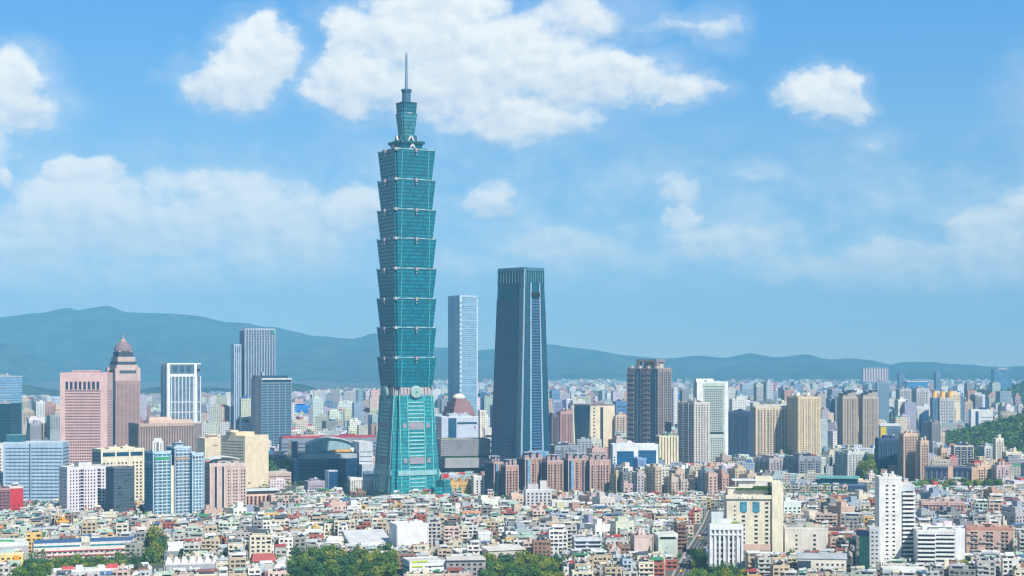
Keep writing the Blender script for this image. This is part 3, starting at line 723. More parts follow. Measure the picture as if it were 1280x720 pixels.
# white glass tower
b = Bld('white_glass_tower', 'white framed glass tower with an open crown, left of the twin grey towers', 'office tower', (196,209,251), 455, 2600, 16, dp=34)
b.body(C(112,136,156), mats=[M_BLUEG, M_PAINT]); b.parapet(C(236,238,240), 1.4)
b.ribs('F', 6.2, 1.3, C(232,234,238), 0, b.zz(470), .8)
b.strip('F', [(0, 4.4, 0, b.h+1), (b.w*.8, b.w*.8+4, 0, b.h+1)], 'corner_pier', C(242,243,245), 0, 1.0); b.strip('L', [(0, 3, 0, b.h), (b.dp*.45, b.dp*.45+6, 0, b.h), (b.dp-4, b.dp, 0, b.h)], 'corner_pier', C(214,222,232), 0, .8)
b.strip('F', [(4.4, b.w*.8, b.zz(471), b.zz(467.5))], 'cornice', C(238,238,240), 0, 1.0)
b.strip('F', [(b.w*.18+k*b.w*.2, b.w*.18+k*b.w*.2+b.w*.12, b.zz(465.5), b.zz(458)) for k in range(3)], 'crown_opening', C(60,90,120), 2, .3)
b.strip('F', [(b.w*.86, b.w*.97, b.zz(464), b.zz(461))], 'crown_opening', C(20,30,50), 2, .5)
b.bands('F', 16, 1.2, C(236,238,240), 8, b.zz(480), mat=0, proud=.9)
LM.append((223, 'the white framed tower'))
# brown finned block
b = Bld('finned_block', 'wide taupe office block with close vertical fins and a stepped roof', 'office building', (159,174,252), 531, 2230, 18, dp=44)
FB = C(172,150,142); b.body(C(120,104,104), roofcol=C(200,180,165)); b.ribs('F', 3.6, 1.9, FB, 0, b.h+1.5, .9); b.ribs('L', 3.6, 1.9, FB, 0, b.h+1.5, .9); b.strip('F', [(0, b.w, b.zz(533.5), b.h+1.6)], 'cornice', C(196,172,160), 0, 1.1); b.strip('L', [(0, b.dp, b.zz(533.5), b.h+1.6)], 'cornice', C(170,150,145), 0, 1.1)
b.strip('F', [(b.w*.87, b.w, 0, b.h)], 'corner_pier', C(140,128,130), 0, 1.2)
e = MB(); e.box(b.w*.05, 2, b.h, b.zz(526), b.w*.7, 22, 0, C(216,190,172)); e.box(-b.w*.1, 2, b.zz(526), b.zz(522.5), b.w*.35, 12, 0, C(222,200,180)); b.part('penthouse', e)
LM.append((205, 'the taupe finned block'))
# blue and white residential complex, three wings
def blue_wing(label, pxs, yt, d, gl, rho=24, dp=20, crown=None, mid=None):
    b = Bld('blue_apartment_block', label, 'apartment building', pxs, yt, d, rho, dp); b.body(gl, mats=[M_PAINT, M_PAINT]); fl = 3.3
    W_ = b.w
    b.slabs('F', fl, .9, C(206,222,230), 2, b.h-1, .55, s0=W_*.12, s1=W_*.9); b.win('F', 3.0, fl, 1.9, 1.7, 2, b.h-2, C(56,112,140,.75), C(225,232,236), .5, depth=.5)
    b.ribs('F', W_/4, .5, C(226,234,238), 2, b.h-2, .8, name='white_piers'); b.win('L', 3.2, fl, 1.8, 1.8, 2, b.h-2, C(40,90,130,.7), gl)
    b.parapet(C(190,210,225), 1.6); return b
b = blue_wing('blue and white apartment block topped by a white lattice crown, leftmost wing of its complex', (183,191,214), 566, 1600, C(86,144,176))
for k in range(8):
    e = MB(); a = k*math.pi/4; e.box(math.cos(a)*5, math.sin(a)*4, b.h, b.zz(552), 1.4, 1.4, a, C(240,240,240)); e.box(math.cos(a)*2.5, math.sin(a)*2, b.zz(554), b.zz(548.5), 3, 1.6, a, C(244,244,244)); b.part('crown_lattice', e)
e = MB(); e.box(0, -b.dp/2-.4, b.zz(575), b.zz(571.5), b.w*.8, 1.2, 0, C(60,160,120)); b.part('green_canopy', e)
e = MB(); e.box(b.w/2+1.2, -b.dp/2+1, 0, b.zz(583), 2.6, 3, 0, C(240,226,200)); b.part('stair_shaft', e)
b = blue_wing('pale blue and white apartment block with a flat roof, middle wing of its complex', (212,218,238.5), 560, 1615, C(120,150,186)); b.plant(1, C(170,190,205), 4)
b.strip('F', [(0, b.w, b.zz(574.5), b.zz(572.5))], 'balcony_rail', C(206,160,120), 0, .9)
b = blue_wing('light blue and white apartment block with a dark slotted parapet, rightmost wing of its complex', (236,240,255), 568, 1620, C(120,168,200)); b.strip('F', [(1, b.w-1, b.zz(572.5), b.zz(570.5))], 'roof_slot', C(30,40,60), 2, .2)
LM.append((220, 'the blue and white apartment wings'))
# beige blocks
b = Bld('beige_hall', 'windowless light beige block, lower one behind the sunlit beige slab', 'building', (252,256,283), 549, 2080, 20, dp=30); b.body(C(228,214,188), roofcol=C(230,214,188)); b.parapet(C(240,222,190)); b.strip('F', [(b.w*.35, b.w*.6, b.zz(558), b.zz(556))], 'emblem_panel', C(200,170,140), 0, .1); b.plant(1, C(240,224,196), 6)
b = Bld('beige_slab', 'large beige block with blank sunlit wall and ribbed side, left of the navy mall', 'building', (276,306,335.5), 546, 2010, 38)
b.body(C(238,220,190), roofcol=C(226,206,176)); b.parapet(C(246,228,196)); b.strip('L', [(2, b.dp-3, b.zz(552+i*3.6)-1.2, b.zz(552+i*3.6)) for i in range(16)], 'wall_groove', C(150,136,120), 0, .12)
b.strip('F', [(0, .8, 0, b.h), (b.w*.5, b.w*.5+.4, 0, b.h), (b.w-.8, b.w, 0, b.h)], 'wall_pier', C(250,232,200), 0, .3)
e = MB(); e.box(-b.w*.1, 4, b.h, b.zz(541), b.w*.8, b.dp*.4, 0, C(236,214,180)); e.box(-b.w*.4, 6, b.zz(541), b.zz(538.5), 12, 10, 0, C(240,222,196)); b.part('penthouse', e)
LM.append((306, 'the sunlit beige slab'))
# rose-beige arched-roof residential
b = Bld('rose_apartment_block', 'rose beige apartment block with a white arched roof canopy and two dark vertical slots', 'apartment building', (253,262,308), 583, 1640, 16, dp=24)
RB = C(206,182,172); b.body(RB); b.strip('F', [(b.w*.14, b.w*.21, 0, b.h+6), (b.w*.34, b.w*.42, 0, b.h+4)], 'dark_slot', C(26,48,82), 2, .12); b.ribs('F', b.w/5.2, 1.3, C(222,198,186), 0, b.h+2, .5)
b.win('F', 2.7, 3.2, 1.4, 1.5, 2, b.h-2, C(80,72,82,.7), C(230,216,206), .3, s0=b.w*.46, s1=b.w); b.win('L', 3.4, 3.2, 1.3, 1.5, 2, b.h-2, C(60,64,80,.7), RB); b.parapet(C(214,196,190), 3)
e = MB()
for k in range(14):
    t0, t1 = k/14, (k+1)/14; f_ = lambda t: b.h+4+5.5*math.sin(math.pi*(.15+.7*t))
    x0_, x1_ = (-.46+.8*t0)*b.w, (-.46+.8*t1)*b.w
    e.hexa([(x0_,-b.dp*.35,f_(t0)-.8),(x1_,-b.dp*.35,f_(t1)-.8),(x1_,b.dp*.35,f_(t1)-.8),(x0_,b.dp*.35,f_(t0)-.8),(x0_,-b.dp*.35,f_(t0)),(x1_,-b.dp*.35,f_(t1)),(x1_,b.dp*.35,f_(t1)),(x0_,b.dp*.35,f_(t0))], C(236,236,232), 1, True)
e.box(-b.w*.1, 0, b.h, b.h+6, b.w*.5, b.dp*.4, 0, C(190,180,178)); b.part('arched_canopy', e)
LM.append((282, 'the rose block with the arched roof'))
# twin grey towers
GT = C(140,156,178)
b = Bld('grey_tower', 'tall blue grey office tower with close vertical fins, the highest left of the teal skyscraper', 'office tower', (300,306.5,344), 412, 2720, 12, dp=40)
b.body(C(98,116,142), mats=[M_BLUEG, M_PAINT], roofcol=C(120,130,140)); b.ribs('F', 4.6, 1.3, C(178,190,206), 0, b.h+1.5, 1.0, name='fins'); b.ribs('L', 5.0, 1.6, C(170,184,206), 0, b.h+1.5, 1.0, name='fins'); b.bands('F', 4.2, 1.0, C(140,154,176), b.zz(430), b.h, mat=0, proud=.5); b.parapet(C(176,190,206), 2)
e = MB(); e.box(b.w*.42, -b.dp/2-1.2, b.zz(416.5), b.zz(412.5), 5, .6, 0, C(40,170,130)); b.part('roof_sign', e)
b = Bld('grey_tower_wing', 'slimmer and lower blue grey tower joined to the left of the tall finned tower', 'office tower', (291,292.5,301.5), 431.5, 2700, 9, dp=34); b.body(C(120,140,170), mats=[M_BLUEG, M_PAINT]); b.ribs('F', 4, 1.4, C(190,204,222), 0, b.h+1, .9, name='fins'); b.parapet(C(190,200,215), 1.4); b.strip('F', [(.5, b.w-.5, b.zz(440), b.zz(433.5))], 'glass_band', C(50,100,130), 2, .3)
b = Bld('banded_glass_tower', 'mid height banded glass tower with dark left face, before the tall grey tower', 'office tower', (314,327,364.5), 473.5, 2520, 22)
b.body(C(108,136,158), mats=[M_PAINT, M_PAINT]); b.bands('F', 4.1, 2.1, C(60,92,116,.8), 6, b.h-3, m=.5); b.ribs('F', 9.5, .5, C(170,180,186), 6, b.h-2, .2)
b.strip('L', [(0, b.dp, 6, b.h)], 'side_glazing', C(48,84,122), 2, .15); b.strip('F', [(0, b.w, b.h-1.5, b.h+1)], 'cornice', C(214,216,216), 0, 1.0); b.strip('F', [(1, b.w-1, b.zz(477.5), b.zz(475.5))], 'roof_slot', C(40,56,72), 0, .4)
e = MB(); e.box(-1, 2, b.h, b.zz(469.5), b.w*.9, b.dp*.8, 0, C(34,74,104), 2); e.box(-b.w*.28, 0, b.zz(469.5), b.zz(465.5), 4, 4, 0, C(180,190,190)); b.part('rooftop_box', e)
e = MB(); e.box(3, -b.dp/2-3, 0, b.zz(571.5)+2, b.w*1.1, 8, 0, C(214,216,212)); b.part('podium', e)
LM.append((340, 'the banded glass tower'))
# dark blue mall with domed roof
MD = 2060
b = Bld('domed_mall', 'dark navy mall with a sweeping glass front and an arched grey roof behind it', 'shopping mall', (366,368,451), 574, MD, 8, dp=70)
NV = C(18,62,104,.8); k = MB(); rings = []
for z in (0, b.h):
    pts = []
    for i in range(13):
        t = i/12; x = -b.w/2+b.w*t; y = -b.dp/2-6*math.sin(math.pi*t)+max(0, (t-.82))*60; pts.append((x, y, z))
    pts += [(b.w/2, b.dp/2, z), (-b.w/2, b.dp/2, z)]; rings.append(pts)
k.loft(rings, NV, 0, True, C(150,158,165), 1); b.part('curved_glass_front', k, [M_DARKG, M_PAINT])
k = MB(); k.box(-b.w*.45, 8, b.h, b.zz(553), 8, 30, 0, C(50,80,110), 2); b.part('stair_tower', k)
k = MB(); k.box(b.w*.06, 0, b.h, b.zz(569), b.w*.8, b.dp*.8, 0, C(176,184,190)); k.box(b.w*.2, 5, b.zz(569), b.zz(566), b.w*.4, b.dp*.4, 0, C(120,140,155)); b.part('upper_deck', k)
k = MB(); n = 22; rr_ = b.w*.44
def arc(t): return (-b.w*.22+b.w*.72*t, b.zz(569)+ (b.zz(549)-b.zz(569))*(0.35+.65*math.sin(math.pi*(.12+.76*t))))
for i in range(n):
    (x0_, z0_), (x1_, z1_) = arc(i/n), arc((i+1)/n)
    k.hexa([(x0_,4,z0_-1.5),(x1_,4,z1_-1.5),(x1_,34,z1_-1.5),(x0_,34,z0_-1.5),(x0_,4,z0_),(x1_,4,z1_),(x1_,34,z1_),(x0_,34,z0_)], C(196,204,210), 1, True)
b.part('arched_roof', k)
k = MB()
for i in range(n):
    (x0_, z0_), (x1_, z1_) = arc(i/n), arc((i+1)/n)
    k.hexa([(x0_,7,b.zz(569)),(x1_,7,b.zz(569)),(x1_,32,b.zz(569)),(x0_,32,b.zz(569)),(x0_,7,z0_-1.6),(x1_,7,z1_-1.6),(x1_,32,z1_-1.6),(x0_,32,z0_-1.6)], C(150,180,186), 0)
b.part('arch_infill', k)
k = MB(); k.box(b.w*.25, -8, b.zz(567), b.zz(564.5), 28, 5, 0, C(236,170,60)); k.box(b.w*.42, -8, b.zz(567), b.zz(562), 5, 5, 0, C(240,240,235)); b.part('rooftop_stage', k)
for i in range(5):
    k = MB(); x = -b.w*.35+i*b.w*.14; k.box(x, -18+i, b.h, b.h+3.5, 7, 5, 0, C(205,210,214)); k.box(x, -18+i, b.h+3.5, b.h+4, 6, 4, 0, C(230,232,232)); b.part('cooling_unit', k)
b = Bld('mall_annex', 'pale grey annex with stacked terraces between the dark navy mall and the teal skyscraper', 'building', (447,449,466), 553, 2090, 15, dp=50)
b.body(C(204,208,214), roofcol=C(214,216,220)); b.bands('F', 6, 1.2, C(110,130,150), 20, b.h-4); e = MB(); e.box(0, -b.dp/2-6, 0, b.zz(580), b.w*.95, 12, 0, C(190,196,204)); e.box(2, -b.dp/2-8, b.zz(592), b.zz(588), b.w, 14, 0, C(120,150,170), 2); b.part('terrace', e)
b = Bld('red_roof_hall', 'long low hall with a flat red roof behind the navy mall', 'hall', (350,352,472), 548, 2260, 6, dp=34); b.body(C(140,150,164), roofcol=C(176,66,78)); e = MB(); e.box(0, 0, b.h+.4, b.h+2.2, b.w*.98, 30, 0, C(186,70,80), METAL); e.box(-b.w*.2, -4, b.h+2.2, b.h+4, b.w*.2, 10, 0, C(214,170,170)); e.box(b.w*.2, -2, b.h+2.2, b.h+4.2, b.w*.15, 10, 0, C(150,60,74)); b.part('red_roof', e); b.bands('F', 5, 1.6, C(70,84,104), 4, b.h-2)
b = Bld('navy_slab', 'narrow navy slab with a white left edge in front of the mall', 'office building', (407,411,422), 589, 1940, 26, dp=10); b.body(C(24,74,120), mats=[M_DARKG, M_PAINT]); b.strip('L', [(0, b.dp, 0, b.h)], 'white_side', C(240,240,240), 0, .2); b.parapet(C(210,214,220), .8)
b = Bld('slotted_office', 'pale grey low office with narrow window slots, left foot of the teal skyscraper', 'office building', (436,438,470.5), 598, 1920, 8, dp=22)
b.body(C(222,216,210), roofcol=C(236,234,230)); b.ribs('F', 2.9, 1.3, C(232,228,222), 0, b.h-2.5, .5); b.win('F', 2.9, 3.4, 1.3, 2.3, 1, b.h-3, C(110,112,120,.7), C(200,196,190), .2); b.strip('F', [(0, b.w, b.h-2.6, b.h+1)], 'cornice', C(242,240,238), 0, .8); b.strip('L', [(0, b.dp, b.h-2.6, b.h+1)], 'cornice', C(242,240,238), 0, .8)
LM.append((408, 'the dark navy mall')); LM.append((453, 'the slotted pale office'))
b = Bld('mauve_office', 'small mauve grey building in front of the navy mall', 'building', (382,385,406), 603, 1880, 16, dp=16); b.body(C(176,162,176)); b.win('F', 2.8, 3.2, 1.4, 1.5, 1, b.h-1, DG, C(200,190,200)); b.parapet(C(190,178,188)); b.plant(1, C(200,190,196), 4)
# ribbed brick-pink block with flat canopy
b = Bld('ribbed_pink_block', 'pink brick block with deep vertical ribs under a white flat canopy roof', 'apartment building', (297,300,338), 620, 1690, 10, dp=26); PB2 = C(214,176,160)
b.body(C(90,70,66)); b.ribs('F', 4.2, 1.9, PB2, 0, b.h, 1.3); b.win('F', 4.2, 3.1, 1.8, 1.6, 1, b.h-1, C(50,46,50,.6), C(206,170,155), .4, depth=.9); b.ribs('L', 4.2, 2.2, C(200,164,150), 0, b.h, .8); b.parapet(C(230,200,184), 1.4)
e = MB(); e.box(b.w*.3, 6, b.h+4.2, b.h+5.0, b.w*1.1, 26, 0, C(236,242,242), METAL, True); e.box(b.w*.3, 6, b.h+3.3, b.h+4.2, b.w*1.06, 24, 0, C(40,110,140), 2); e.box(b.w*.3, 6, b.h, b.h+3.3, b.w, 16, 0, C(190,170,160)); b.part('flat_canopy', e)
b = Bld('mottled_apartment', 'pinkish apartment block with cluttered green and grey balconies, right of the ribbed pink block', 'apartment building', (338,339,375), 621, 1680, 8, dp=22); b.body(C(206,176,166)); rr = random.Random(5)
b.win('F', 3.4, 3.0, 2.0, 1.6, 1, b.h-1, C(60,64,66,.7), C(220,205,196), .3, depth=.7)
b.strip('F', [((q := rr.uniform(0, b.w-3)), q+rr.uniform(1.5, 3), (z := 1.6+3*rr.randrange(0, 8)), z+rr.uniform(.8, 1.3)) for _ in range(44)], 'balcony_box', C(96,136,112), 0, 1.2); b.parapet(C(224,200,188)); b.plant(2, C(210,190,180), 3)
LM.append((318, 'the ribbed pink block')); LM.append((356, 'the cluttered pinkish apartments'))
b = Bld('podium_block', 'small low pinkish building beneath the trees right of the beige slab', 'building', (334,336,364), 592, 2040, 10, dp=20); b.body(C(206,184,168)); b.bands('F', 4, 1.3, C(120,100,96), 2, b.h-1); b.parapet(C(220,200,186))
# sky tower
b = Bld('slim_glass_tower', 'slim pale glass tower with a bright vertical spine, between the teal and dark skyscrapers', 'office tower', (560,574.5,597), 371, 3160, 28)
b.body(C(118,152,176), mats=[M_PALEG, M_PAINT]); b.strip('L', [(1, b.dp*.45, 0, b.h-2)], 'painted_shade_glazing', C(84,130,170), 2, .3)  # left face overlay: bluer glass colour carries the shade
b.strip('F', [(0, 3.4, 0, b.h)], 'light_spine', C(226,234,240), 0, 1.0); b.strip('F', [(.4, 3.0, 20+k*9, 24+k*9) for k in range(28)], 'spine_opening', C(120,150,176), 0, 1.15); b.strip('F', [(b.w-2.6, b.w, 0, b.h-4)], 'edge_pier', C(206,220,230), 0, .8)
b.strip('F', [(3.6, b.w-2.7, 14+k*15.5, 15+k*15.5) for k in range(17)], 'floor_band', C(176,200,216), 0, .5)
b.parapet(C(176,200,216), 3); e = MB(); e.box(-2, 0, b.h, b.zz(368.5), b.w*.55, b.dp*.5, 0, C(220,228,234)); b.part('plant_room', e)
LM.append((578, 'the slim pale glass tower'))
# mauve stepped building with white dome
b = Bld('stepped_mauve_building', 'mauve brown building with stepped roof and small white dome, right of the teal skyscraper', 'building', (553,567,594), 516, 2520, 26)
b.body(C(150,112,118)); b.bands('F', 4, 1.8, C(80,60,76), 4, b.h-2); b.bands('L', 4, 1.8, C(60,56,80), 4, b.h-2); b.parapet(C(170,130,130))
for fa, z0, z1 in ((.90, 516, 508.5), (.74, 508.5, 502.5), (.5, 502.5, 498.5)):
    e = MB(); e.loft([[(-b.w*fa/2,-b.dp*fa/2,b.zz(z0)),(b.w*fa/2,-b.dp*fa/2,b.zz(z0)),(b.w*fa/2,b.dp*fa/2,b.zz(z0)),(-b.w*fa/2,b.dp*fa/2,b.zz(z0))],[(-b.w*fa*.49,-b.dp*fa*.49,b.zz(z1)),(b.w*fa*.49,-b.dp*fa*.49,b.zz(z1)),(b.w*fa*.49,b.dp*fa*.49,b.zz(z1)),(-b.w*fa*.49,b.dp*fa*.49,b.zz(z1))]], C(158,120,122), 0, True); b.part('roof_step', e)
e = MB(); e.lathe(0, 0, [(9.5, b.zz(498.5)), (9.8, b.zz(497)), (8, b.zz(494.5)), (4.5, b.zz(493)), (.6, b.zz(492.3))], 20, C(240,232,216)); b.part('dome', e)
b = Bld('grey_white_office', 'white and steel blue office block with a dark notch, under the stepped mauve building', 'office building', (545,552,598), 522, 2330, 16, dp=30)
b.body(C(196,206,222)); b.strip('F', [(b.w*.18, b.w*.4, 0, b.h-1)], 'glass_notch', C(40,86,120), 2, .2); b.strip('F', [(b.w*.42, b.w*.96, b.zz(530.5), b.zz(528))], 'glass_band', C(44,84,110), 2, .3); b.bands('L', 4, 1.6, C(60,80,116), 4, b.h-2); b.parapet(C(220,226,234)); b.plant(2, C(190,200,212), 4)
b.strip('F', [(b.w*.88, b.w*.92, b.zz(536), b.zz(533))], 'wall_emblem', C(190,60,150), 0, .3)
b = Bld('white_block', 'narrow cream block beside the left foot of the dark tapered skyscraper', 'building', (598,600,608), 514, 2380, 15, dp=14); b.body(C(236,228,212)); b.win('F', 3, 3.4, 1.2, 1.6); b.parapet(C(240,234,222))
b = Bld('layered_white_block', 'white block with dark open layers against the left foot of the dark tapered skyscraper', 'building', (605,606,615), 536, 2240, 8, dp=14); b.body(C(226,222,218)); b.bands('F', 8, 3.2, C(60,60,80), 2, b.h-2, mat=0); b.parapet(C(240,238,234))
# slatted grey mall
b = Bld('slatted_mall', 'long grey slatted block in two stacked volumes with a strip of greenery between', 'shopping mall', (548,551,613), 549.5, 2110, 8, dp=40)
b.body(C(156,156,160), z0=b.zz(570), mats=[M_PAINT, M_PAINT]); b.strip('F', [(0, b.w, b.zz(550+i*2.0)-.5, b.zz(550+i*2.0)) for i in range(10)], 'wall_slats', C(128,128,134), 0, .25, each=False)
e = MB(); e.box(2, 0, 0, b.zz(585), b.w*.86, 32, 0, C(40,56,64), 2); b.part('ground_storeys', e)
e = MB(); e.box(2, -3, b.zz(585), b.zz(572.5), b.w*.9, 38, 0, C(168,168,170)); b.part('lower_volume', e)
e = MB(); rr = random.Random(3)
for _ in range(260): e.box(rr.uniform(-.45, .48)*b.w, -18+rr.uniform(-1.2, 1.2), b.zz(572.3), b.zz(570.5)+rr.uniform(-1, .8), 1.8, 1.8, rr.random()*3, C(60,100,40,.6))
b.part('terrace_planting', e, [M_LEAF]*3); e = MB(); e.box(-b.w*.35, -5, b.h+.3, b.h+.9, b.w*.25, 20, 0, C(150,160,70,.7)); b.part('green_roof', e)
b = Bld('ochre_houses', 'ochre yellow building with gabled roof bumps at the right foot of the teal skyscraper', 'building', (548,551,592), 603, 1900, 10, dp=16)
OC = C(226,186,116); b.body(OC); b.win('F', 2.7, 3.1, 1.3, 1.6, 0, b.h-.5, C(100,84,60,.7), C(240,206,140), .4); b.ribs('F', 6.5, 1.0, C(238,202,132), 0, b.h+1, .5)
for k in range(4):
    e = MB(); x = -b.w*.36+k*b.w*.24; e.loft([[(x-4,-8,b.h),(x+4,-8,b.h),(x+4,6,b.h),(x-4,6,b.h)],[(x-.3,-8,b.h+4),(x+.3,-8,b.h+4),(x+.3,6,b.h+4),(x-.3,6,b.h+4)]], C(206,160,100), 0, True); b.part('gable', e)
b = Bld('white_stair_block', 'narrow white block with dark stairwell windows right of the ochre building', 'building', (590,592,606), 596, 1890, 12, dp=14); b.body(C(224,220,216)); b.win('F', 4.5, 3.1, 1.8, 1.8, 0, b.h-1, C(40,44,56,.6), C(230,230,226), .2); b.parapet(C(236,232,228))
e = Bld('red_sign_kiosk', 'small grey shop block with a red and white rooftop sign beside the teal skyscraper', 'shop', (551,552,562), 593, 1960, 8, dp=10); e.body(C(190,180,184)); k = MB(); k.box(0, -5.3, e.h-4, e.h+.5, 7, .5, 0, C(206,60,70)); e.part('sign_board', k); e.win('F', 3, 3.2, 1.4, 1.4, 0, e.h-5)
LM.append((575, 'the slatted grey mall')); LM.append((570, 'the ochre building'))

# brick brown riverside-style towers in front of the dark tapered skyscraper
BB = C(184,146,134); NVY = C(42,62,100,.8)
def brick_tower(label, pxs, yt, d, col=BB, rho=24, slot=True, dp=None, light=(0.18,), seed=1):
    b = Bld('brick_apartment_tower', label, 'apartment tower', pxs, yt, d, rho, dp)
    b.body(col); b.parapet(C(206,176,170)); W_ = b.w
    b.strip('L', [(0, b.dp, 0, b.h-1)], 'painted_shade_wall', C(96,86,110), 0, .12); b.win('L', 3.4, 3.1, 1.5, 1.6, 1, b.h-3, C(34,50,84,.6), C(120,100,116), .5)  # left face overlay: its shade is put into the wall colour
    s_ = W_*light[0]
    if slot:
        b.strip('F', [(0, s_*.45, 0, b.h)], 'dark_slot', NVY, 0, .08); b.strip('F', [(s_*.45, s_*.9, 0, b.h-1)], 'glass_shaft', C(130,180,214,.8), 2, .5)
    b.win('F', 3.6, 3.1, 2.1, 1.7, 1, b.h-2, C(60,46,56,.7), C(226,204,190), .2, s0=s_ if slot else 0, s1=W_*.62 if slot else W_, depth=.9); b.ribs('F', max(7.0, W_/4), 1.0, C(210,178,164), 0, b.h+1, .7)
    if slot:
        b.strip('F', [(W_*.63, W_*.70, 0, b.h-1)], 'dark_slot', NVY, 0, .08); b.win('F', 3.6, 3.1, 2.1, 1.7, 1, b.h-2, C(60,46,56,.7), C(226,204,190), .2, s0=W_*.71, s1=W_, depth=.9)
    for k in range(3):
        rr = random.Random(seed*7+k); e = MB(); x = (-.3+.3*k)*W_; e.box(x, 0, b.h, b.h+4+rr.random()*3, W_*.2, b.dp*.4, 0, C(170,150,156)); e.box(x, 0, b.h+7, b.h+7.6, W_*.24, b.dp*.5, 0, C(190,190,200)); e.box(x, 0, b.h+4, b.h+7, W_*.06, 1.5, 0, C(120,120,130)); b.part('roof_pavilion', e)
    return b
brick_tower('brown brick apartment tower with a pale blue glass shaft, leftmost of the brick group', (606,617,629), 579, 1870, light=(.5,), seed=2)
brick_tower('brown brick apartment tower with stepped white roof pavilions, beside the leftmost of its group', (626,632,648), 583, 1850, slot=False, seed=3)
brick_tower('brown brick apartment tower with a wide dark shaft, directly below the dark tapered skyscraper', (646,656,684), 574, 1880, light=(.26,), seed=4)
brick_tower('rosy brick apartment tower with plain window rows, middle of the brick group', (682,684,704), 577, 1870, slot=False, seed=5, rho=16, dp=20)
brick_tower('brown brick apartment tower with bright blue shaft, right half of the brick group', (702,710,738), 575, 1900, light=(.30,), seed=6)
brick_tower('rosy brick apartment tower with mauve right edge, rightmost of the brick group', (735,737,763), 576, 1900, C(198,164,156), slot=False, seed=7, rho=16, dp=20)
LM.append((684, 'the brown brick towers'))
b = Bld('sky_blue_rooftop_block', 'grey block topped by a sky blue rooftop screen, right foot of the tapered skyscraper', 'building', (662,664,686), 566, 1990, 14, dp=20); b.body(C(160,170,180)); b.strip('F', [(0, b.w*.8, b.h-5, b.h+2)], 'blue_screen', C(70,160,220), 0, .5); b.win('F', 3, 3.2, 1.4, 1.4, 1, b.h-7); b.parapet(C(190,190,196))
residential('apartment_tower', 'slate and white apartment tower between the tapered skyscraper and the flared glass building', (683,694,722), 558, 2120, C(150,158,170), 22, pl=2, seed=3)
residential('apartment_tower', 'rose pink apartment tower right of the dark tapered skyscraper', (696,701,715), 515, 2480, C(206,164,160), 24, pl=2, seed=4, bay=3.6)
residential('apartment_tower', 'dark brown apartment tower wedged behind the right edge of the tapered skyscraper', (682,690,698), 520, 2420, C(122,108,118), 28, pl=1, seed=8)
residential('apartment_tower', 'cream apartment tower with pink base behind the sunken gap left of the dark crowned tower', (768,770,782), 520, 2640, C(214,196,176), 20, pl=1, seed=9)
# flared building
b = Bld('flared_building', 'cream office building whose dark glass face leans between two beige slabs', 'office building', (716,738,768.5), 507, 2620, 40)
b.body(C(236,220,192)); W_, D_ = b.w, b.dp
e = MB(); e.hexa([(-W_/2-.6, D_/2-1, 0),(-W_/2-.6, -D_/2+8, 0),(-W_/2+1, -D_/2+8, 0),(-W_/2+1, D_/2-1, 0),(-W_/2-1.0, D_/2-6, b.h-1),(-W_/2-1.0, -D_/2+1, b.h-1),(-W_/2+1, -D_/2+1, b.h-1),(-W_/2+1, D_/2-6, b.h-1)], C(30,86,116,.8), 0, True); b.part('leaning_glass', e, [M_DARKG, M_PAINT])
e = MB(); e.hexa([(-W_/2-4, D_/2-2, 0),(-W_/2-3, D_/2-8, 0),(-W_/2+2, D_/2-8, 0),(-W_/2+2, D_/2, 0),(-W_/2-4, D_/2+1, b.h),(-W_/2-3, D_/2-3, b.h),(-W_/2+2, D_/2-3, b.h),(-W_/2+2, D_/2+1, b.h)], C(232,222,200), 0, True); b.part('flared_fin', e)
b.strip('F', [(W_*.40, W_*.52, 0, b.h-3)], 'dark_slot', C(60,66,84), 2, .15); b.strip('F', [(W_*.12, W_*.18, 12+k*5.5, 14.5+k*5.5) for k in range(16)], 'window', C(70,72,80,.7), 2, .15); b.parapet(C(150,140,140), 1.5)
LM.append((742, 'the flared cream building'))
# dark crowned tower
CT = C(150,140,142)
b = residential('crowned_tower', 'tall taupe apartment tower with a square opening in its stepped crown', (784,823,839), 461, 2320, CT, 52, fl=3.5, bay=3.6, ww=1.9, wh=1.9, dark=C(20,60,92,.8), gc=C(52,64,92,.7), pl=0, rec=2, crown=False, seed=2, pier=C(172,158,154))
W_, D_ = b.w, b.dp
b.strip('L', [(D_*.30, D_*.42, 0, b.h), (D_*.80, D_*.9, 0, b.h)], 'blue_glass_shaft', C(24,76,112,.8), 2, .6); b.strip('L', [(D_*(.02+.5*k), D_*(.02+.5*k)+D_*.2, 3+j*7, 5+j*7) for k in range(2) for j in range(20)], 'balcony', C(164,150,154), 0, 1.3)
for x, y, w_, d_ in ((-W_*.3, -D_*.36, W_*.2, D_*.08), (-W_*.3, D_*.2, W_*.2, D_*.12)):
    e = MB(); e.box(x, y, b.h, b.zz(449.5), w_, d_, 0, C(140,130,134)); b.part('crown_pier', e)
e = MB(); e.box(-W_*.05, -D_*.08, b.zz(452.5), b.zz(449), W_*.68, D_*.62, 0, C(150,140,142), 0, True); b.part('crown_beam', e)
e = MB(); e.box(W_*.12, -D_*.1, b.h, b.zz(452.5), W_*.34, D_*.5, 0, C(206,186,172)); b.part('crown_core', e)
for k in range(4): e = MB(); e.box(-W_*.48, -D_*.44+k*D_*.27, b.h, b.h+4, 4, 4, 0, C(216,198,186)); b.part('corner_turret', e)
LM.append((811, 'the tall taupe crowned tower'))
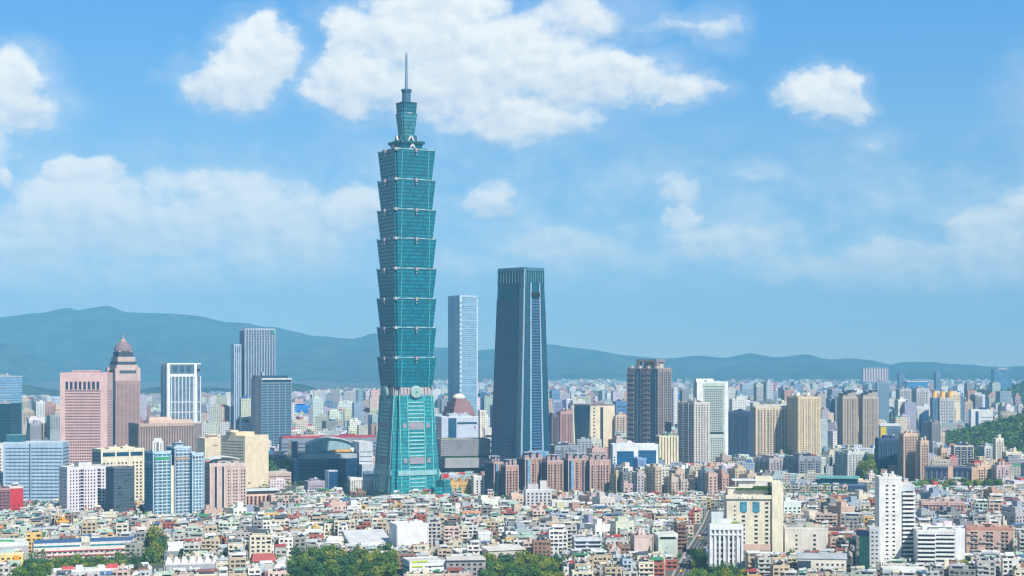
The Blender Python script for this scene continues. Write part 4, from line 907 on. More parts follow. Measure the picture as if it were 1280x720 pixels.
# white wide building with blue windows
b = Bld('white_framed_office', 'broad white framed office building with two large blue glass panels', 'office building', (763,766,823), 557, 2090, 6, dp=30)
b.body(C(238,240,240)); W_ = b.w
b.strip('F', [(W_*.09, W_*.46, 0, b.zz(564)), (W_*.56, W_*.95, 0, b.zz(563))], 'glass_panel', C(34,96,146,.8), 2, .15)
b.strip('F', [(W_*.09, W_*.46, 4+k*4, 4.6+k*4) for k in range(int((b.zz(564)-4)/4))]+[(W_*.56, W_*.95, 4+k*4, 4.6+k*4) for k in range(int((b.zz(564)-4)/4))], 'spandrel', C(60,120,160,.8), 0, .22)
b.strip('F', [(W_*.02, W_*.055, 3+k*3.6, 5+k*3.6) for k in range(9)]+[(W_*.49, W_*.53, 3+k*3.6, 5+k*3.6) for k in range(9)], 'window', C(70,120,130,.7), 2, .15)
e = MB(); e.box(-W_*.2, 2, b.h, b.h+3, W_*.4, 14, 0, C(216,220,222)); e.cyl(-W_*.12, 0, b.h, b.h+5.5, 5, 3, 16, C(226,228,230)); b.part('roof_drum', e); b.parapet(C(244,244,244), 1.6)
LM.append((793, 'the white framed blue-glass office'))
b = Bld('ribbed_cream_block', 'cream apartment block with strong vertical ribs beside the taupe crowned tower', 'apartment building', (822,824,848), 546, 2240, 12, dp=24); b.body(C(150,130,112)); b.ribs('F', 4.6, 2.6, C(238,228,196), 0, b.h+1, 1.0); b.win('F', 4.6, 3.3, 1.6, 1.8, 2, b.h-3, C(90,84,80,.7), C(220,206,180), .3); b.parapet(C(230,220,196)); b.plant(2, C(150,176,160), 5)
b = residential('apartment_tower', 'pale grey apartment tower with dark blue shaded side, adjoining the white green-windowed tower', (847,868,887), 504, 2280, C(216,208,200), 42, bay=3.8, dark=C(40,56,90), pl=3, seed=5, gc=C(96,96,104,.7))
b = Bld('white_green_tower', 'tall white framed apartment tower with pale green window grid', 'apartment tower', (868,871,910), 478, 2390, 10, dp=30)
WH = C(244,246,244); b.body(C(206,216,208)); W_ = b.w
b.win('F', 2.7, 3.3, 2.0, 2.1, b.zz(540), b.zz(484), C(112,146,146,.75), C(225,232,226), .2, s0=W_*.22, s1=W_*.86); b.win('F', 2.7, 3.3, 1.6, 1.8, 4, b.zz(545), C(100,110,112,.7), WH, .2, s0=W_*.2, s1=W_*.86, name='lower_window')
b.strip('F', [(W_*.88, W_, 0, b.zz(479)), (0, W_*.18, 0, b.h)], 'white_frame', WH, 0, 1.0); b.strip('F', [(W_*.18, W_*.88, b.zz(483), b.zz(480))], 'cornice', C(196,216,200), 0, 1.0); b.strip('F', [(W_*.25, W_*.85, b.zz(542.5), b.zz(540))], 'dark_storey', C(44,60,60), 2, .4)
e = MB(); e.box(-W_*.22, 0, b.h, b.zz(473.5), W_*.56, b.dp*.6, 0, WH); e.box(-W_*.2, -b.dp*.3-.2, b.zz(477.5), b.zz(475.5), W_*.08, .6, 0, C(90,110,110)); b.part('penthouse', e); b.parapet(WH, 1.2)
LM.append((890, 'the white green-windowed tower')); LM.append((866, 'the pale grey tower'))
# dark navy + beige residential slab
residential('apartment_tower', 'navy apartment tower right of the white green-windowed tower', (910,914,941), 516, 2420, C(60,80,112), -8, dp=30, bay=4.4, gc=C(30,44,70,.6), dark=C(24,40,70,.7), pl=3, seed=6, pier=C(76,94,124), ww=1.6)  # even navy walls with slightly lighter piers
b = residential('apartment_slab', 'long beige apartment slab with wavy roofline and pinkish window stacks', (938,945,990), 510, 2480, C(222,206,180), 14, dp=30, bay=4.6, ww=2.4, dark=C(170,110,96), gc=C(96,116,124,.7), pl=0, rec=3, seed=7, crown=False)
for k in range(5):
    e = MB(); x = -b.w*.42+k*b.w*.21; n = 8
    for i in range(n):
        t0, t1 = i/n, (i+1)/n; z0_, z1_ = (b.h+1.5+4*math.sin(math.pi*(.1+.5*t)) for t in (t0, t1)); a0, a1 = x-b.w*.1+b.w*.2*t0, x-b.w*.1+b.w*.2*t1
        e.hexa([(a0,-10,b.h+.3),(a1,-10,b.h+.3),(a1,8,b.h+.3),(a0,8,b.h+.3),(a0,-10,z0_),(a1,-10,z1_),(a1,8,z1_),(a0,8,z0_)], C(222,214,200), 0)
    b.part('curved_roof', e)
b = residential('apartment_tower', 'beige apartment tower with two white domed tanks, right end of the long beige slab', (984,998,1025.5), 497, 2440, C(220,200,166), 26, bay=4.2, ww=1.4, dark=C(96,100,128), gc=C(150,128,110,.7), pl=0, rec=1, seed=8, pier=C(236,216,182), crown=False)
for q in (-.28, .2):
    e = MB(); e.box(b.w*q, 0, b.h, b.h+3, 10, 10, 0, C(190,170,150)); e.cyl(b.w*q, 0, b.h+3, b.h+7, 3.4, 2.8, 14, C(240,238,232)); b.part('roof_tank', e)
LM.append((962, 'the long beige apartment slab')); LM.append((1005, 'the beige twin-tank tower'))
for lb, pxs, yt, sd in (('left one of two matching grey brown towers with stepped dark crowns', (1047,1054,1072.5), 497, 3), ('right one of two matching grey brown towers with stepped dark crowns', (1074,1079,1098), 497, 3)):
    b = residential('twin_tower', lb, pxs, yt, 2600, C(196,180,164), 22, bay=3.6, ww=1.5, dark=C(44,56,92), gc=C(120,108,104,.7), pl=0, rec=2, seed=sd, crown=False)
    for (fx, fw, py) in ((-.32,.3,493), (-.05,.3,490.5), (.28,.36,489)):
        e = MB(); e.box(b.w*fx, 0, b.h, Z(py, b.d), b.w*fw, b.dp*.7, 0, C(176,166,160)); e.box(b.w*fx-.2, 0, Z(py, b.d), Z(py, b.d)+1.4, b.w*fw*1.15, b.dp*.8, 0, C(50,74,96)); b.part('stepped_crown', e)
LM.append((1072, 'the grey brown twin towers'))
# mid depth right of centre
residential('apartment_tower', 'grey apartment tower with dark left half below the long beige slab', (944,962,983), 574, 2130, C(184,176,176), 38, bay=3.6, dark=C(36,52,86), pl=3, seed=9)
residential('apartment_tower', 'navy and grey apartment tower below the beige twin-tank tower', (981,999,1026), 572, 2110, C(150,152,164), 34, bay=3.6, dark=C(30,50,84), pl=3, seed=10)
residential('apartment_tower', 'pale green grey apartment tower with lattice crown, right of the navy hall', (1044,1060,1083), 566, 2190, C(206,210,208), 38, bay=3.2, ww=1.4, dark=C(100,120,130), gc=C(120,136,144,.7), pl=3, seed=11, pier=C(226,228,224))
LM.append((1063, 'the pale green grey tower'))
b = Bld('navy_hall', 'wide navy blue hall with a teal flat roof and cooling units on top', 'hall', (984,986,1082), 607, 1960, -3, dp=44)
b.body(C(64,86,128), roofcol=C(120,130,146)); b.ribs('F', 7, .5, C(80,102,142), 0, b.h, .3); b.parapet(C(110,126,156), 1)
e = MB(); e.box(b.w*.16, 6, b.h, b.zz(600), b.w*.5, 26, 0, C(26,70,92), 2); e.box(b.w*.14, 6, b.zz(600), b.zz(598.2), b.w*.56, 30, 0, C(120,186,180), METAL); b.part('teal_roof', e)
for i in range(6): e = MB(); e.box(-b.w*.38+i*b.w*.05, -6+(i%3)*6, b.h, b.h+2.8+(i%2)*2, 4.2, 4, 0, C(196,196,206)); b.part('cooling_unit', e)
LM.append((1030, 'the navy hall'))
b = Bld('billboard_building', 'low white roofed building carrying a tall yellow advertising panel', 'building', (1098,1100,1126), 532, 2900, 8, dp=26); b.body(C(110,130,150)); b.parapet(C(240,240,240), 3); b.strip('F', [(1, b.w*.3, b.h-30, b.h-2)], 'yellow_panel', C(240,206,40), 0, .8); b.win('F', 4, 4, 2, 2, 3, b.h-31); b.win('F', 4, 4, 2.4, 2, 3, b.h-4, C(40,70,110,.7), s0=b.w*.34, s1=b.w)
# navy and peach residential group
PE = C(222,190,166); NP = C(46,66,104)
def peach(label, pxs, yt, d, f=PE, rho=32, seed=1, **k): return residential('apartment_tower', label, pxs, yt, d, f, rho, bay=k.pop('bay', 3.8), dark=NP, pl=k.pop('pl', 2), seed=seed, **k)
peach('navy glass apartment tower with small peach balconies, left of the peach tower pair', (1095,1099,1129), 549, 2170, C(62,84,120), rho=12, dp=24, seed=12, gc=C(40,90,110,.7), pier=C(84,104,136))
peach('peach beige apartment tower with navy left flank, left one of the peach tower pair', (1124,1130,1147), 543, 2130, seed=13)
peach('peach beige apartment tower with a navy slot, right one of the peach tower pair', (1146,1151,1161), 552, 2110, seed=14)
LM.append((1140, 'the peach tower pair'))
b = Bld('long_peach_block', 'low navy and peach apartment block stretching behind a line of trees', 'apartment building', (1156,1158,1222), 585, 2060, 4, dp=22)
b.body(C(64,82,116)); b.ribs('F', 6.3, 1.0, C(150,140,150), 0, b.h-1, .8); b.win('F', 3.15, 3.2, 1.7, 1.7, 1, b.h-3, C(26,42,74,.6), C(120,116,130), .4); b.strip('F', [(0, b.w, b.h-3, b.h+.5)], 'cornice', C(48,66,98), 0, 1.0); b.strip('F', [(b.w*.42, b.w*.52, 0, b.h+3), (b.w*.88, b.w, 0, b.h+2)], 'peach_bay', C(232,190,160), 0, 1.6); b.parapet(C(70,88,120))
b = peach('narrow peach and navy tower adjoining the long low navy and peach block', (1218,1222,1240), 583, 2050, seed=15, pl=1)
peach('mauve apartment tower with blue slots below the tall cream tower', (1240,1246,1262), 583, 2040, C(206,184,182), seed=16, pl=2)
peach('small peach tower standing on the long navy block near its centre', (1171,1177,1184), 562, 2180, seed=17, pl=1)
peach('navy windowed tower between cream piers above the long navy block', (1190,1193,1217), 558, 2230, C(84,100,128), rho=10, dp=22, seed=18, pier=C(230,218,200), gc=C(30,46,76,.6))
peach('grey white tower pair member left of the tall cream tower', (1222,1231,1240), 559, 2220, C(206,206,204), seed=19, pl=1)
residential('apartment_tower', 'tall plain cream tower rising against the green hillside at right', (1242,1245,1254.5), 549, 2180, C(238,232,214), 14, dp=16, bay=3, ww=1.3, pl=1, seed=20, balc=False, gc=C(170,160,150,.8))
residential('apartment_tower', 'broad cream apartment block with a dark roof opening, beside the hillside at right', (1253,1258,1277), 566, 2120, C(236,222,200), 20, bay=3.2, ww=1.4, pl=2, seed=21, gc=C(140,120,110,.7))
peach('slate apartment tower with white stripe, behind the peach tower pair', (1160,1166,1172), 557, 2250, C(150,156,168), seed=22, pl=1)
LM.append((1188, 'the long navy and peach block')); LM.append((1249, 'the tall cream tower at the hillside'))
# upper right district
residential('apartment_tower', 'greyish apartment tower pair on the left of the upper right district', (1120,1125,1142), 487, 3700, C(186,186,190), 26, bay=5, ww=2.6, fl=6, wh=3.4, pl=2, seed=23, balc=False)
residential('apartment_tower', 'pale greyish apartment tower in the upper right district, below the blue glass roofed block', (1140,1146,1160), 486, 3600, C(200,196,196), 26, bay=5, ww=2.6, fl=6, wh=3.4, pl=2, seed=24, balc=False)
b = glass_tower('blue_glass_block', 'bright blue glass block with a white cap in the upper right district', (1130,1134,1160), 477, 4300, C(70,150,200), M_BLUEG, 14, dp=50, par=C(230,230,230), pl=2)
for lb, pxs, nn in (('grey apartment tower with one round amber crown panel, before the amber crowned pair', (1163,1166,1172), 1), ('grey apartment tower with two round amber crown panels in the upper right district', (1172,1175,1192.5), 2)):
    b = residential('amber_crowned_tower', lb, pxs, 498, 3300, C(206,204,204) if nn == 2 else C(100,130,160), 20, bay=5, ww=2.4, fl=6, wh=3.2, pl=0, crown=False, seed=nn, balc=False)
    for i in range(nn):
        e = MB(); x = (0 if nn == 1 else (-.26+.56*i)*b.w); e.cyl(x, -2, b.h, b.zz(488.5), 5.0, 4.6, 16, C(250,196,96,1.0)); e.cyl(x, -2, b.zz(488.5), b.zz(487), 5.6, 5.0, 16, C(150,150,160)); b.part('amber_crown', e)
residential('apartment_tower', 'blue grey tower right of the amber crowned towers', (1192,1196,1204), 492, 3500, C(120,150,180), 26, bay=5, ww=2.4, fl=6, wh=3.2, pl=1, seed=26, balc=False)
b = Bld('navy_sail_block', 'dark navy wedge shaped block in front of the upper right towers', 'building', (1149,1152,1161), 520, 3200, 14, dp=18); b.body(C(44,80,116)); e = MB(); e.slant(0, 0, b.h, b.h+2, b.h+11, b.w, b.dp, C(44,80,116), 0); b.part('sloped_roof', e); b.bands('F', 5, 1.8, C(30,60,100), 3, b.h-2)
b = Bld('white_institution', 'white building with dark vertical slot and blue roof box, below the pale blue slab', 'building', (1212,1214,1241), 513, 3500, 10, dp=30); b.body(C(238,238,236)); b.strip('F', [(b.w*.2, b.w*.34, 0, b.h-2)], 'dark_slot', C(50,70,120), 2, .4); b.bands('F', 7, 2.6, C(160,170,180), 4, b.h-4, s0=b.w*.45, s1=b.w*.96); e = MB(); e.box(b.w*.1, 0, b.h, b.h+6, b.w*.3, 14, 0, C(50,90,140)); b.part('roof_box', e); b.parapet(C(244,244,244), 2)
b = glass_tower('pale_blue_slab', 'tall pale blue slab tower alone near the mountains at the upper right', (1240,1243,1265), 462, 5200, C(96,146,186), M_BLUEG, 12, dp=50, par=C(150,180,200), pl=1)
for i, (lb, pxs) in enumerate((('left one of a pair of small reddish towers before the pale blue slab', (1234,1236,1246)), ('right one of a pair of small reddish towers before the pale blue slab', (1249,1251,1257)), ('small mauve tower right of the reddish pair, at the right edge', (1266,1269,1276)))):
    b = Bld('reddish_tower', lb, 'apartment tower', pxs, 494+i, 4300, 20); b.body(C(206,140,132) if i < 2 else C(180,160,176)); b.win('F', 6, 6.4, 3, 3, 4, b.h-3, C(120,96,110,.7), C(216,160,150)); b.parapet(C(214,160,150), 2); b.plant(1, C(200,150,146), 6)
b = Bld('hotel_on_ridge', 'row of pale pink slab blocks on the far wooded slope', 'apartment building', (1076,1079,1110), 461, 7300, 8, dp=40, base=60); b.body(C(226,206,206)); b.ribs('F', 12, 3, C(236,220,218), 0, b.h+6, 5)
LM.append((1250, 'the pale blue slab tower')); LM.append((1182, 'the amber crowned towers'))

# ---------------------------------------------------------------- foreground buildings on the right
FW = C(240,238,234)
b = Bld('white_tower_block', 'tall white apartment tower with paired square windows and a balcony wing on its right', 'apartment tower', (1097,1099,1127), 598, 1250, 12, dp=16)
b.body(FW, roofcol=C(200,196,190)); b.parapet(C(246,246,244), 1.4); b.win('F', 5.0, 3.25, 2.0, 1.15, 1, b.h-.5, C(46,50,60,.7), FW, 1.6, depth=.15)
b.plant(2, C(226,222,216), 3); Bw = b
e = MB(); W2 = b.w; wx = W2*.62; x0_ = b.w/2+wx/2
e.box(x0_, 1.2, 0, b.zz(606), wx, 13, 0, C(206,212,220)); b.part('balcony_wing', e)
for k in range(int(b.zz(612)/3.25)):
    z = 2+k*3.25; e = MB(); e.box(x0_+.4, -6.6, z, z+1.35, wx*.92, 3.0, 0, FW, 0, True); e.box(x0_+.4, -6.6, z-.2, z, wx*.96, 3.3, 0, C(220,220,222), 0, True); b.part('balcony', e)
    e = MB(); e.box(b.w/2+1.3, -5.5, z+.9, z+2.3, 2.0, .4, 0, C(50,70,110,.7), 2); b.part('corner_window', e)
    e = MB(); e.box(x0_+.8, -5.4, z+1.2, z+2.7, wx*.6, .3, 0, C(60,66,78,.7), 2); b.part('window_band', e)
e = MB(); e.box(b.w*.56+wx*.1, 2, b.zz(606), b.zz(603), wx*.9, 10, 0, C(214,206,200)); e.box(b.w/2+wx*.5, 2, b.zz(606), b.zz(599), 3, 5, 0, C(206,196,190)); b.part('penthouse', e)
LM.append((1115, 'the tall white apartment tower'))
b = Bld('grey_white_stair_block', 'narrow grey white block with small paired windows against the left of the tall white tower', 'apartment building', (1086,1087,1099.5), 661, 1235, 10, dp=12); b.body(C(206,208,212)); b.win('F', 3.1, 3.2, 1.5, 1.2, 0, b.h-1, C(84,90,100,.7), C(226,226,228), .4); b.parapet(C(214,214,216))
b = Bld('dark_green_slab', 'narrow dark green glass slab left of the tall white tower', 'office building', (1073,1074,1086.5), 669, 1200, 10, dp=12); b.body(C(22,84,72,.8), mats=[M_DARKG, M_PAINT]); b.parapet(C(20,44,80), 2.4)
b = Bld('white_shed_hall', 'low white hall with a grey shade-painted front at the foot of the tall white tower', 'building', (1103,1104,1160), 712, 1178, 8, dp=16); b.body(C(226,226,224), roofcol=C(226,226,222)); b.strip('F', [(2, b.w*.7, b.h-4, b.h-1)], 'painted_opening_shade', C(90,90,112), 0, .1); b.parapet(C(232,232,228), .6)  # flat dark panel on the front; the opening's shade is its colour
b = Bld('terraced_white_block', 'white apartment block with long stepped balconies and blank end wall, right of white tower', 'apartment building', (1144,1146,1206), 664, 1232, 8, dp=18)
b.body(C(236,236,234)); W_ = b.w; n = int(b.h/3.2)
for k in range(n):
    z = .6+k*3.2
    for (a, c, o_) in ((.02, .38, 2.2), (.40, .78, 1.0)):
        b.strip('F', [(W_*a, W_*c, z+1.4, z+3.0)], 'window_band', C(50,58,74,.7), 2, .1); b.strip('F', [(W_*a-.4, W_*c+.3, z-.1+(.5 if a > .3 else 0), z+1.3+(.5 if a > .3 else 0))], 'balcony', C(244,244,242), 0, o_)
b.strip('F', [(W_*.8, W_, 0, b.h+2.5)], 'end_wall', C(246,246,246), 0, .5); b.parapet(C(244,244,242), 1.2); e = MB(); e.box(-W_*.25, 1, b.h, b.h+3, W_*.22, 8, 0, C(240,240,236)); e.slant(W_*.05, 0, b.h, b.h+1.6, b.h+3.4, W_*.16, 8, C(244,244,240), 1); b.part('rooftop_shed', e); b.plant(1, C(230,230,226), 3)
LM.append((1172, 'the terraced white block'))
PKB = C(216,180,166)
b = Bld('salmon_apartments', 'salmon apartment block with three cluttered balcony bays, right of the white terraces', 'apartment building', (1206,1208,1266), 661, 1290, 4, dp=18)
b.body(PKB); rr = random.Random(9)
for q in range(3):
    a = b.w*(.04+.33*q); b.win('F', 3.0, 3.1, 2.1, 1.7, 1, b.h-1, C(54,58,64,.7), C(226,216,206), .1, s0=a, s1=a+b.w*.26, depth=.8)
b.strip('F', [((s_ := rr.uniform(0, b.w-3)), s_+rr.uniform(1.2, 3), (z_ := 1.2+3.1*rr.randrange(0, 7)), z_+rr.uniform(.7, 1.2)) for _ in range(36)], 'balcony_box', C(206,206,200), 0, 1.2); b.parapet(C(206,150,130), 1.6); b.plant(3, C(210,170,156), 3)
LM.append((1236, 'the salmon apartments'))
b = Bld('pink_stepped_block', 'pink brick block with a dark blue slot behind the white terraced block', 'apartment building', (1150,1152,1206), 628, 1600, 6, dp=22)
b.body(C(206,168,162)); b.win('F', 3.3, 3.1, 2.2, 1.5, 1, b.h-1, C(80,76,92,.7), C(232,214,206), .3, depth=.7); b.strip('F', [(b.w*.08, b.w*.16, 0, b.h-3)], 'dark_slot', C(34,52,86), 0, .6); b.strip('F', [(b.w*.6, b.w*.66, 0, b.h+2)], 'pier', C(222,180,170), 0, .9); b.parapet(C(220,190,180)); b.plant(4, C(216,200,190), 4)
# beige stepped building
BG = C(232,222,200)
b = Bld('stepped_beige_building', 'large beige building with planted roof terraces, a tall blank pier and a green glazed entrance', 'office building', (905,907,979), 611, 1290, 5, dp=26)
z1 = b.zz(620); e = MB(); e.box(-b.w*.07, 0, 0, z1, b.w*.82, b.dp, 0, BG); b.part('wall', e); e = MB(); e.box(-b.w*.07, 0, z1, z1+.3, b.w*.80, b.dp-1, 0, C(190,186,170)); b.part('roof', e)
e = MB(); e.box(-b.w*.10, 3, z1, b.zz(611), b.w*.7, b.dp*.7, 0, BG); e.box(-b.w*.10, 3, b.zz(611), b.zz(610), b.w*.74, b.dp*.75, 0, C(240,232,212)); b.part('upper_storey', e)
e = MB(); e.box(0, 5, b.zz(611), b.zz(602), b.w*.5, b.dp*.5, 0, C(214,210,206)); e.box(b.w*.2, 5, b.zz(604), b.zz(597), b.w*.3, 9, 0, C(236,226,204)); e.box(-b.w*.15, 3, b.zz(602), b.zz(600.5), b.w*.42, 13, 0, C(236,238,240), METAL); b.part('penthouse', e)
e = MB(); e.box(b.w*.40, -1, 0, b.zz(603), b.w*.19, b.dp+2, 0, C(240,230,206)); e.box(b.w*.345, -b.dp/2-.8, 6, b.zz(622), 1.4, 1, 0, C(130,140,140)); b.part('blank_pier', e)
b.strip('F', [(0, b.w*.82, b.zz(623.5), z1+.8)], 'terrace_band', C(238,228,206), 0, 1.3)
for cidx, (a, c) in enumerate(((.22,.40),(.44,.62),(.67,.76))):
    b.win('F', b.w*(c-a)/2 if cidx < 2 else 3.6, 3.4, 2.5, 1.5, 12, b.zz(626), C(52,70,76,.7), C(222,212,196), .05, s0=b.w*a, s1=b.w*c, depth=.3)
b.strip('F', [(b.w*a, b.w*c, b.zz(640), b.zz(627)) for a, c in ((.25,.37),(.47,.59))], 'blue_glazing', C(70,150,180,.8), 2, .25)
b.win('F', 3, 3.4, 1.2, 1.2, 20, z1-3, C(60,66,70,.7), BG, .2, s0=b.w*.12, s1=b.w*.2)
b.strip('F', [(b.w*.1, b.w*.8, b.zz(688), b.zz(680))], 'rose_band', C(222,190,178), 0, .5); b.strip('F', [(b.w*.24+k*b.w*.19, b.w*.40+k*b.w*.19, b.zz(706), b.zz(696)) for k in range(3)], 'green_glazing', C(30,180,120,.8), 2, .7)
rr = random.Random(12)
for (a, c, pz, yy) in ((-.4,.0,621.5,-.5), (-.3,.3,611.5,-.30), (.0,.28,609,-.3)):
    e = MB()
    for _ in range(130): x = rr.uniform(a, c)*b.w; z = b.zz(pz); e.box(x, b.dp*yy+rr.uniform(-.8, .8), z-.9, z+rr.uniform(-.2, .7), 1.2, 1.0, rr.random()*3, C(80,120,50,.6))
    b.part('terrace_planting', e, [M_LEAF]*3)
LM.append((940, 'the stepped beige building'))
b = Bld('arcaded_white_building', 'white building with deep columns, at the left foot of the stepped beige building', 'office building', (885,887,929), 656, 1215, 4, dp=20)
b.body(C(226,226,228), roofcol=C(190,206,196)); b.ribs('F', b.w/7, 1.5, C(244,244,246), 0, b.h, 1.2); b.strip('F', [(0, b.w, b.zz(662), b.h+.6), (0, b.w, b.zz(669), b.zz(667.5))], 'cornice', C(244,244,246), 0, 1.5)
b.strip('F', [(b.w*.22+q*b.w*.30, b.w*.46+q*b.w*.30, b.zz(676+j*7), b.zz(672+j*7)) for q in range(2) for j in range(5)], 'painted_opening', C(60,50,60,.6), 0, .2); b.strip('F', [(b.w*.18, b.w*.80, 0, b.zz(670))], 'recessed_wall', C(196,194,190), 0, .1)  # flat dark panels: shade inside the openings is painted on
b.strip('F', [(b.w*(.05+.13*k), b.w*(.05+.13*k)+1.6, b.zz(666), b.zz(663)) for k in range(7)], 'window', C(150,160,170,.7), 2, .2)
e = MB(); e.box(b.w*.28, 1, b.h+.3, b.h+.9, b.w*.24, 8, 0, C(150,160,60,.7)); b.part('green_roof', e); e = MB(); e.box(-b.w*.25, 3, b.h+.3, b.h+8, b.w*.34, 9, 0, C(216,220,220)); e.slant(b.w*.06, 3, b.h+.3, b.h+2.4, b.h+4, b.w*.3, 8, C(234,234,230), 1); b.part('penthouse', e)
LM.append((907, 'the arcaded white building'))
b = Bld('plain_cream_block', 'plain cream block with two columns of small dark windows, right of the stepped beige building', 'building', (979,981,1035), 661, 1300, 3, dp=22)
b.body(C(226,220,210), roofcol=C(196,196,192)); b.win('F', 3.4, 3.5, 1.5, 1.4, 6, b.h-3, C(40,32,40,.6), C(216,208,200), .1, s0=b.w*.18, s1=b.w*.36); b.win('F', 4, 3.5, 1.9, 1.6, 6, b.h-1, C(30,26,36,.6), C(216,208,200), .1, s0=b.w*.62, s1=b.w*.76); b.parapet(C(232,228,220), 1)
for k in range(4): e = MB(); e.box((-.3+.2*k)*b.w, 2+k%2*3, b.h, b.h+2+(k%3), 6, 5, 0, C(170+10*k,172+8*k,176)); b.part('plant_room', e)
b = Bld('grey_roofed_hall', 'low cream hall with a curved grey roof and paired square windows at the bottom edge', 'building', (996,998,1058), 699, 1195, 2, dp=18)
b.body(C(232,226,210)); b.win('F', 3.6, 3.4, 1.6, 1.4, 0, b.h-1, C(50,54,60,.7), C(222,216,204), .3, s0=b.w*.32, s1=b.w); b.strip('F', [(0, b.w*.26, 0, b.h-1)], 'painted_porch_shade', C(70,84,100), 2, .1)  # flat dark panel at the left end paints a porch's shade
e = MB()
for i in range(8):
    t0, t1 = i/8, (i+1)/8; e.hexa([(-b.w*.52,-9.5+19*t0,b.h+.4),(b.w*.52,-9.5+19*t0,b.h+.4),(b.w*.52,-9.5+19*t1,b.h+.4),(-b.w*.52,-9.5+19*t1,b.h+.4),(-b.w*.52,-9.5+19*t0,b.h+.8+3*math.sin(math.pi*t0)),(b.w*.52,-9.5+19*t0,b.h+.8+3*math.sin(math.pi*t0)),(b.w*.52,-9.5+19*t1,b.h+.8+3*math.sin(math.pi*t1)),(-b.w*.52,-9.5+19*t1,b.h+.8+3*math.sin(math.pi*t1))], C(176,180,188), METAL, True)
b.part('curved_roof', e)
b = Bld('pink_blank_slab', 'slab with blank pale pink end wall, left of the pale green slab', 'apartment building', (791,793,813), 671, 1290, 8, dp=24); b.body(C(232,206,200)); b.win('R', 3, 3.2, 1.5, 1.4, 1, b.h-1); b.strip('F', [(0, .6, 0, b.h), (b.w-.6, b.w, 0, b.h)], 'corner_trim', C(222,200,196), 0, .15); b.parapet(C(220,190,186)); b.plant(2, C(226,200,196), 3)
b = Bld('pale_green_slab', 'pale grey green slab with tiny windows and white roof sheet, beside the road', 'apartment building', (821,823,847), 672, 1280, 10, dp=22); b.body(C(200,212,202)); b.win('F', 3, 3.5, .8, .9, 2, b.h-3, C(110,120,120,.7), C(200,212,202), .1, s0=b.w*.3, s1=b.w*.55); b.win('R', 3, 3.2, 1.5, 1.4, 1, b.h-1); e = MB(); e.slant(0, 0, b.h, b.h+1.8, b.h+3, b.w*1.05, b.dp, C(234,236,230), 1); b.part('roof_sheet', e); e = MB(); e.box(0, -b.dp/2-.1, b.h-1.2, b.h+.5, b.w*.8, .3, 0, C(30,34,40)); b.part('vent_slot', e)
b = Bld('blue_grey_apartments', 'blue grey apartment block with four white balcony tiers, left of the blank pink slab', 'apartment building', (716,718,752), 674, 1300, 6, dp=18); b.body(C(196,206,218)); b.bands('F', 3.1, 1.5, C(70,84,108,.7), 1, b.h-1, s0=1, s1=b.w*.42); b.bands('F', 3.1, 1.5, C(70,84,108,.7), 1, b.h-1, s0=b.w*.52, s1=b.w-1); b.slabs('F', 3.1, .9, C(226,230,236), 1, b.h-1, 1.1, name='balcony', each=True); b.parapet(C(216,222,228)); b.plant(2, C(220,216,206), 3)
LM.append((802, 'the blank pink slab')); LM.append((835, 'the pale green slab')); LM.append((733, 'the blue grey apartments'))
b = Bld('grey_stepped_flats', 'pale grey stepped apartment block with square dark windows below the brick towers', 'apartment building', (655,657,690), 613, 1660, 6, dp=18); b.body(C(214,212,212)); b.win('F', 4.2, 3.3, 1.9, 1.7, 0, b.h-1, C(60,60,70,.7), C(236,236,234), .6, depth=.5); b.parapet(C(232,232,230)); b.body(C(210,206,206), z0=b.h, z1=b.h+6, w=b.w*.4, dp=9, cx=-b.w*.2, name='upper_storey'); b.body(C(220,214,210), z0=b.h, z1=b.h+9, w=b.w*.25, dp=9, cx=b.w*.2, name='upper_storey')
b = Bld('white_lift_block', 'white block with dark stair openings beside the pale grey stepped flats', 'apartment building', (688,690,724), 627, 1640, 6, dp=16); b.body(C(228,226,220)); b.bands('F', 3.2, 1.3, C(120,120,122,.7), 1, b.h-2); b.parapet(C(238,236,230)); b.plant(3, C(206,200,196), 4)
b = Bld('striped_blue_tower', 'white block with stacked round balconies beside navy gaps, below the white framed office', 'apartment building', (805,811,822), 583, 2020, 22, dp=20); b.body(C(226,226,228)); b.slabs('F', 3.3, 1.3, C(240,240,240), 1, b.h-1, 1.4, name='balcony', each=True); b.win('F', 4, 3.3, 2.4, 1.5, 1, b.h-1); b.parapet(C(230,230,230))
b = Bld('steel_blue_block', 'plain steel blue block in front of the white framed office', 'building', (794,797,808), 574, 2030, 14, dp=20); b.body(C(128,156,200)); b.win('F', 4.5, 3.5, 1.6, 1.2, 1, b.h-1, C(70,90,130,.7), C(128,156,200)); b.parapet(C(150,176,210))  # one even steel blue wall colour

# ---------------------------------------------------------------- foreground buildings, left and centre
b = Bld('striped_school', 'long low school building striped white, teal and red under a blue roof', 'school', (38,42,172), 680, 1288, 3, dp=16)
b.body(C(236,228,220), roofcol=C(70,110,160)); n = 3
W_ = b.w
b.strip('F', [(W_*.0, W_*.44, b.zz(685), b.zz(683)), (W_*.54, W_, b.zz(685), b.zz(683))], 'teal_glazing', C(60,150,170,.8), 2, .2)
b.strip('F', [(W_*.0, W_, b.zz(691), b.zz(689.5)), (0, W_, b.zz(697), b.zz(695.5))], 'red_railing', C(186,90,96), 0, .5); b.win('F', 4, 3.6, 2.6, 1.5, 0, b.h-5, C(90,100,120,.7), C(236,228,220), .5)
for a, c in ((.02, .46), (.53, .98)):
    e = MB(); e.slant(W_*((a+c)/2-.5), 0, b.h, b.h+.5, b.h+1.7, W_*(c-a), 14, C(74,106,150), 1, 'y'); b.part('blue_roof', e)
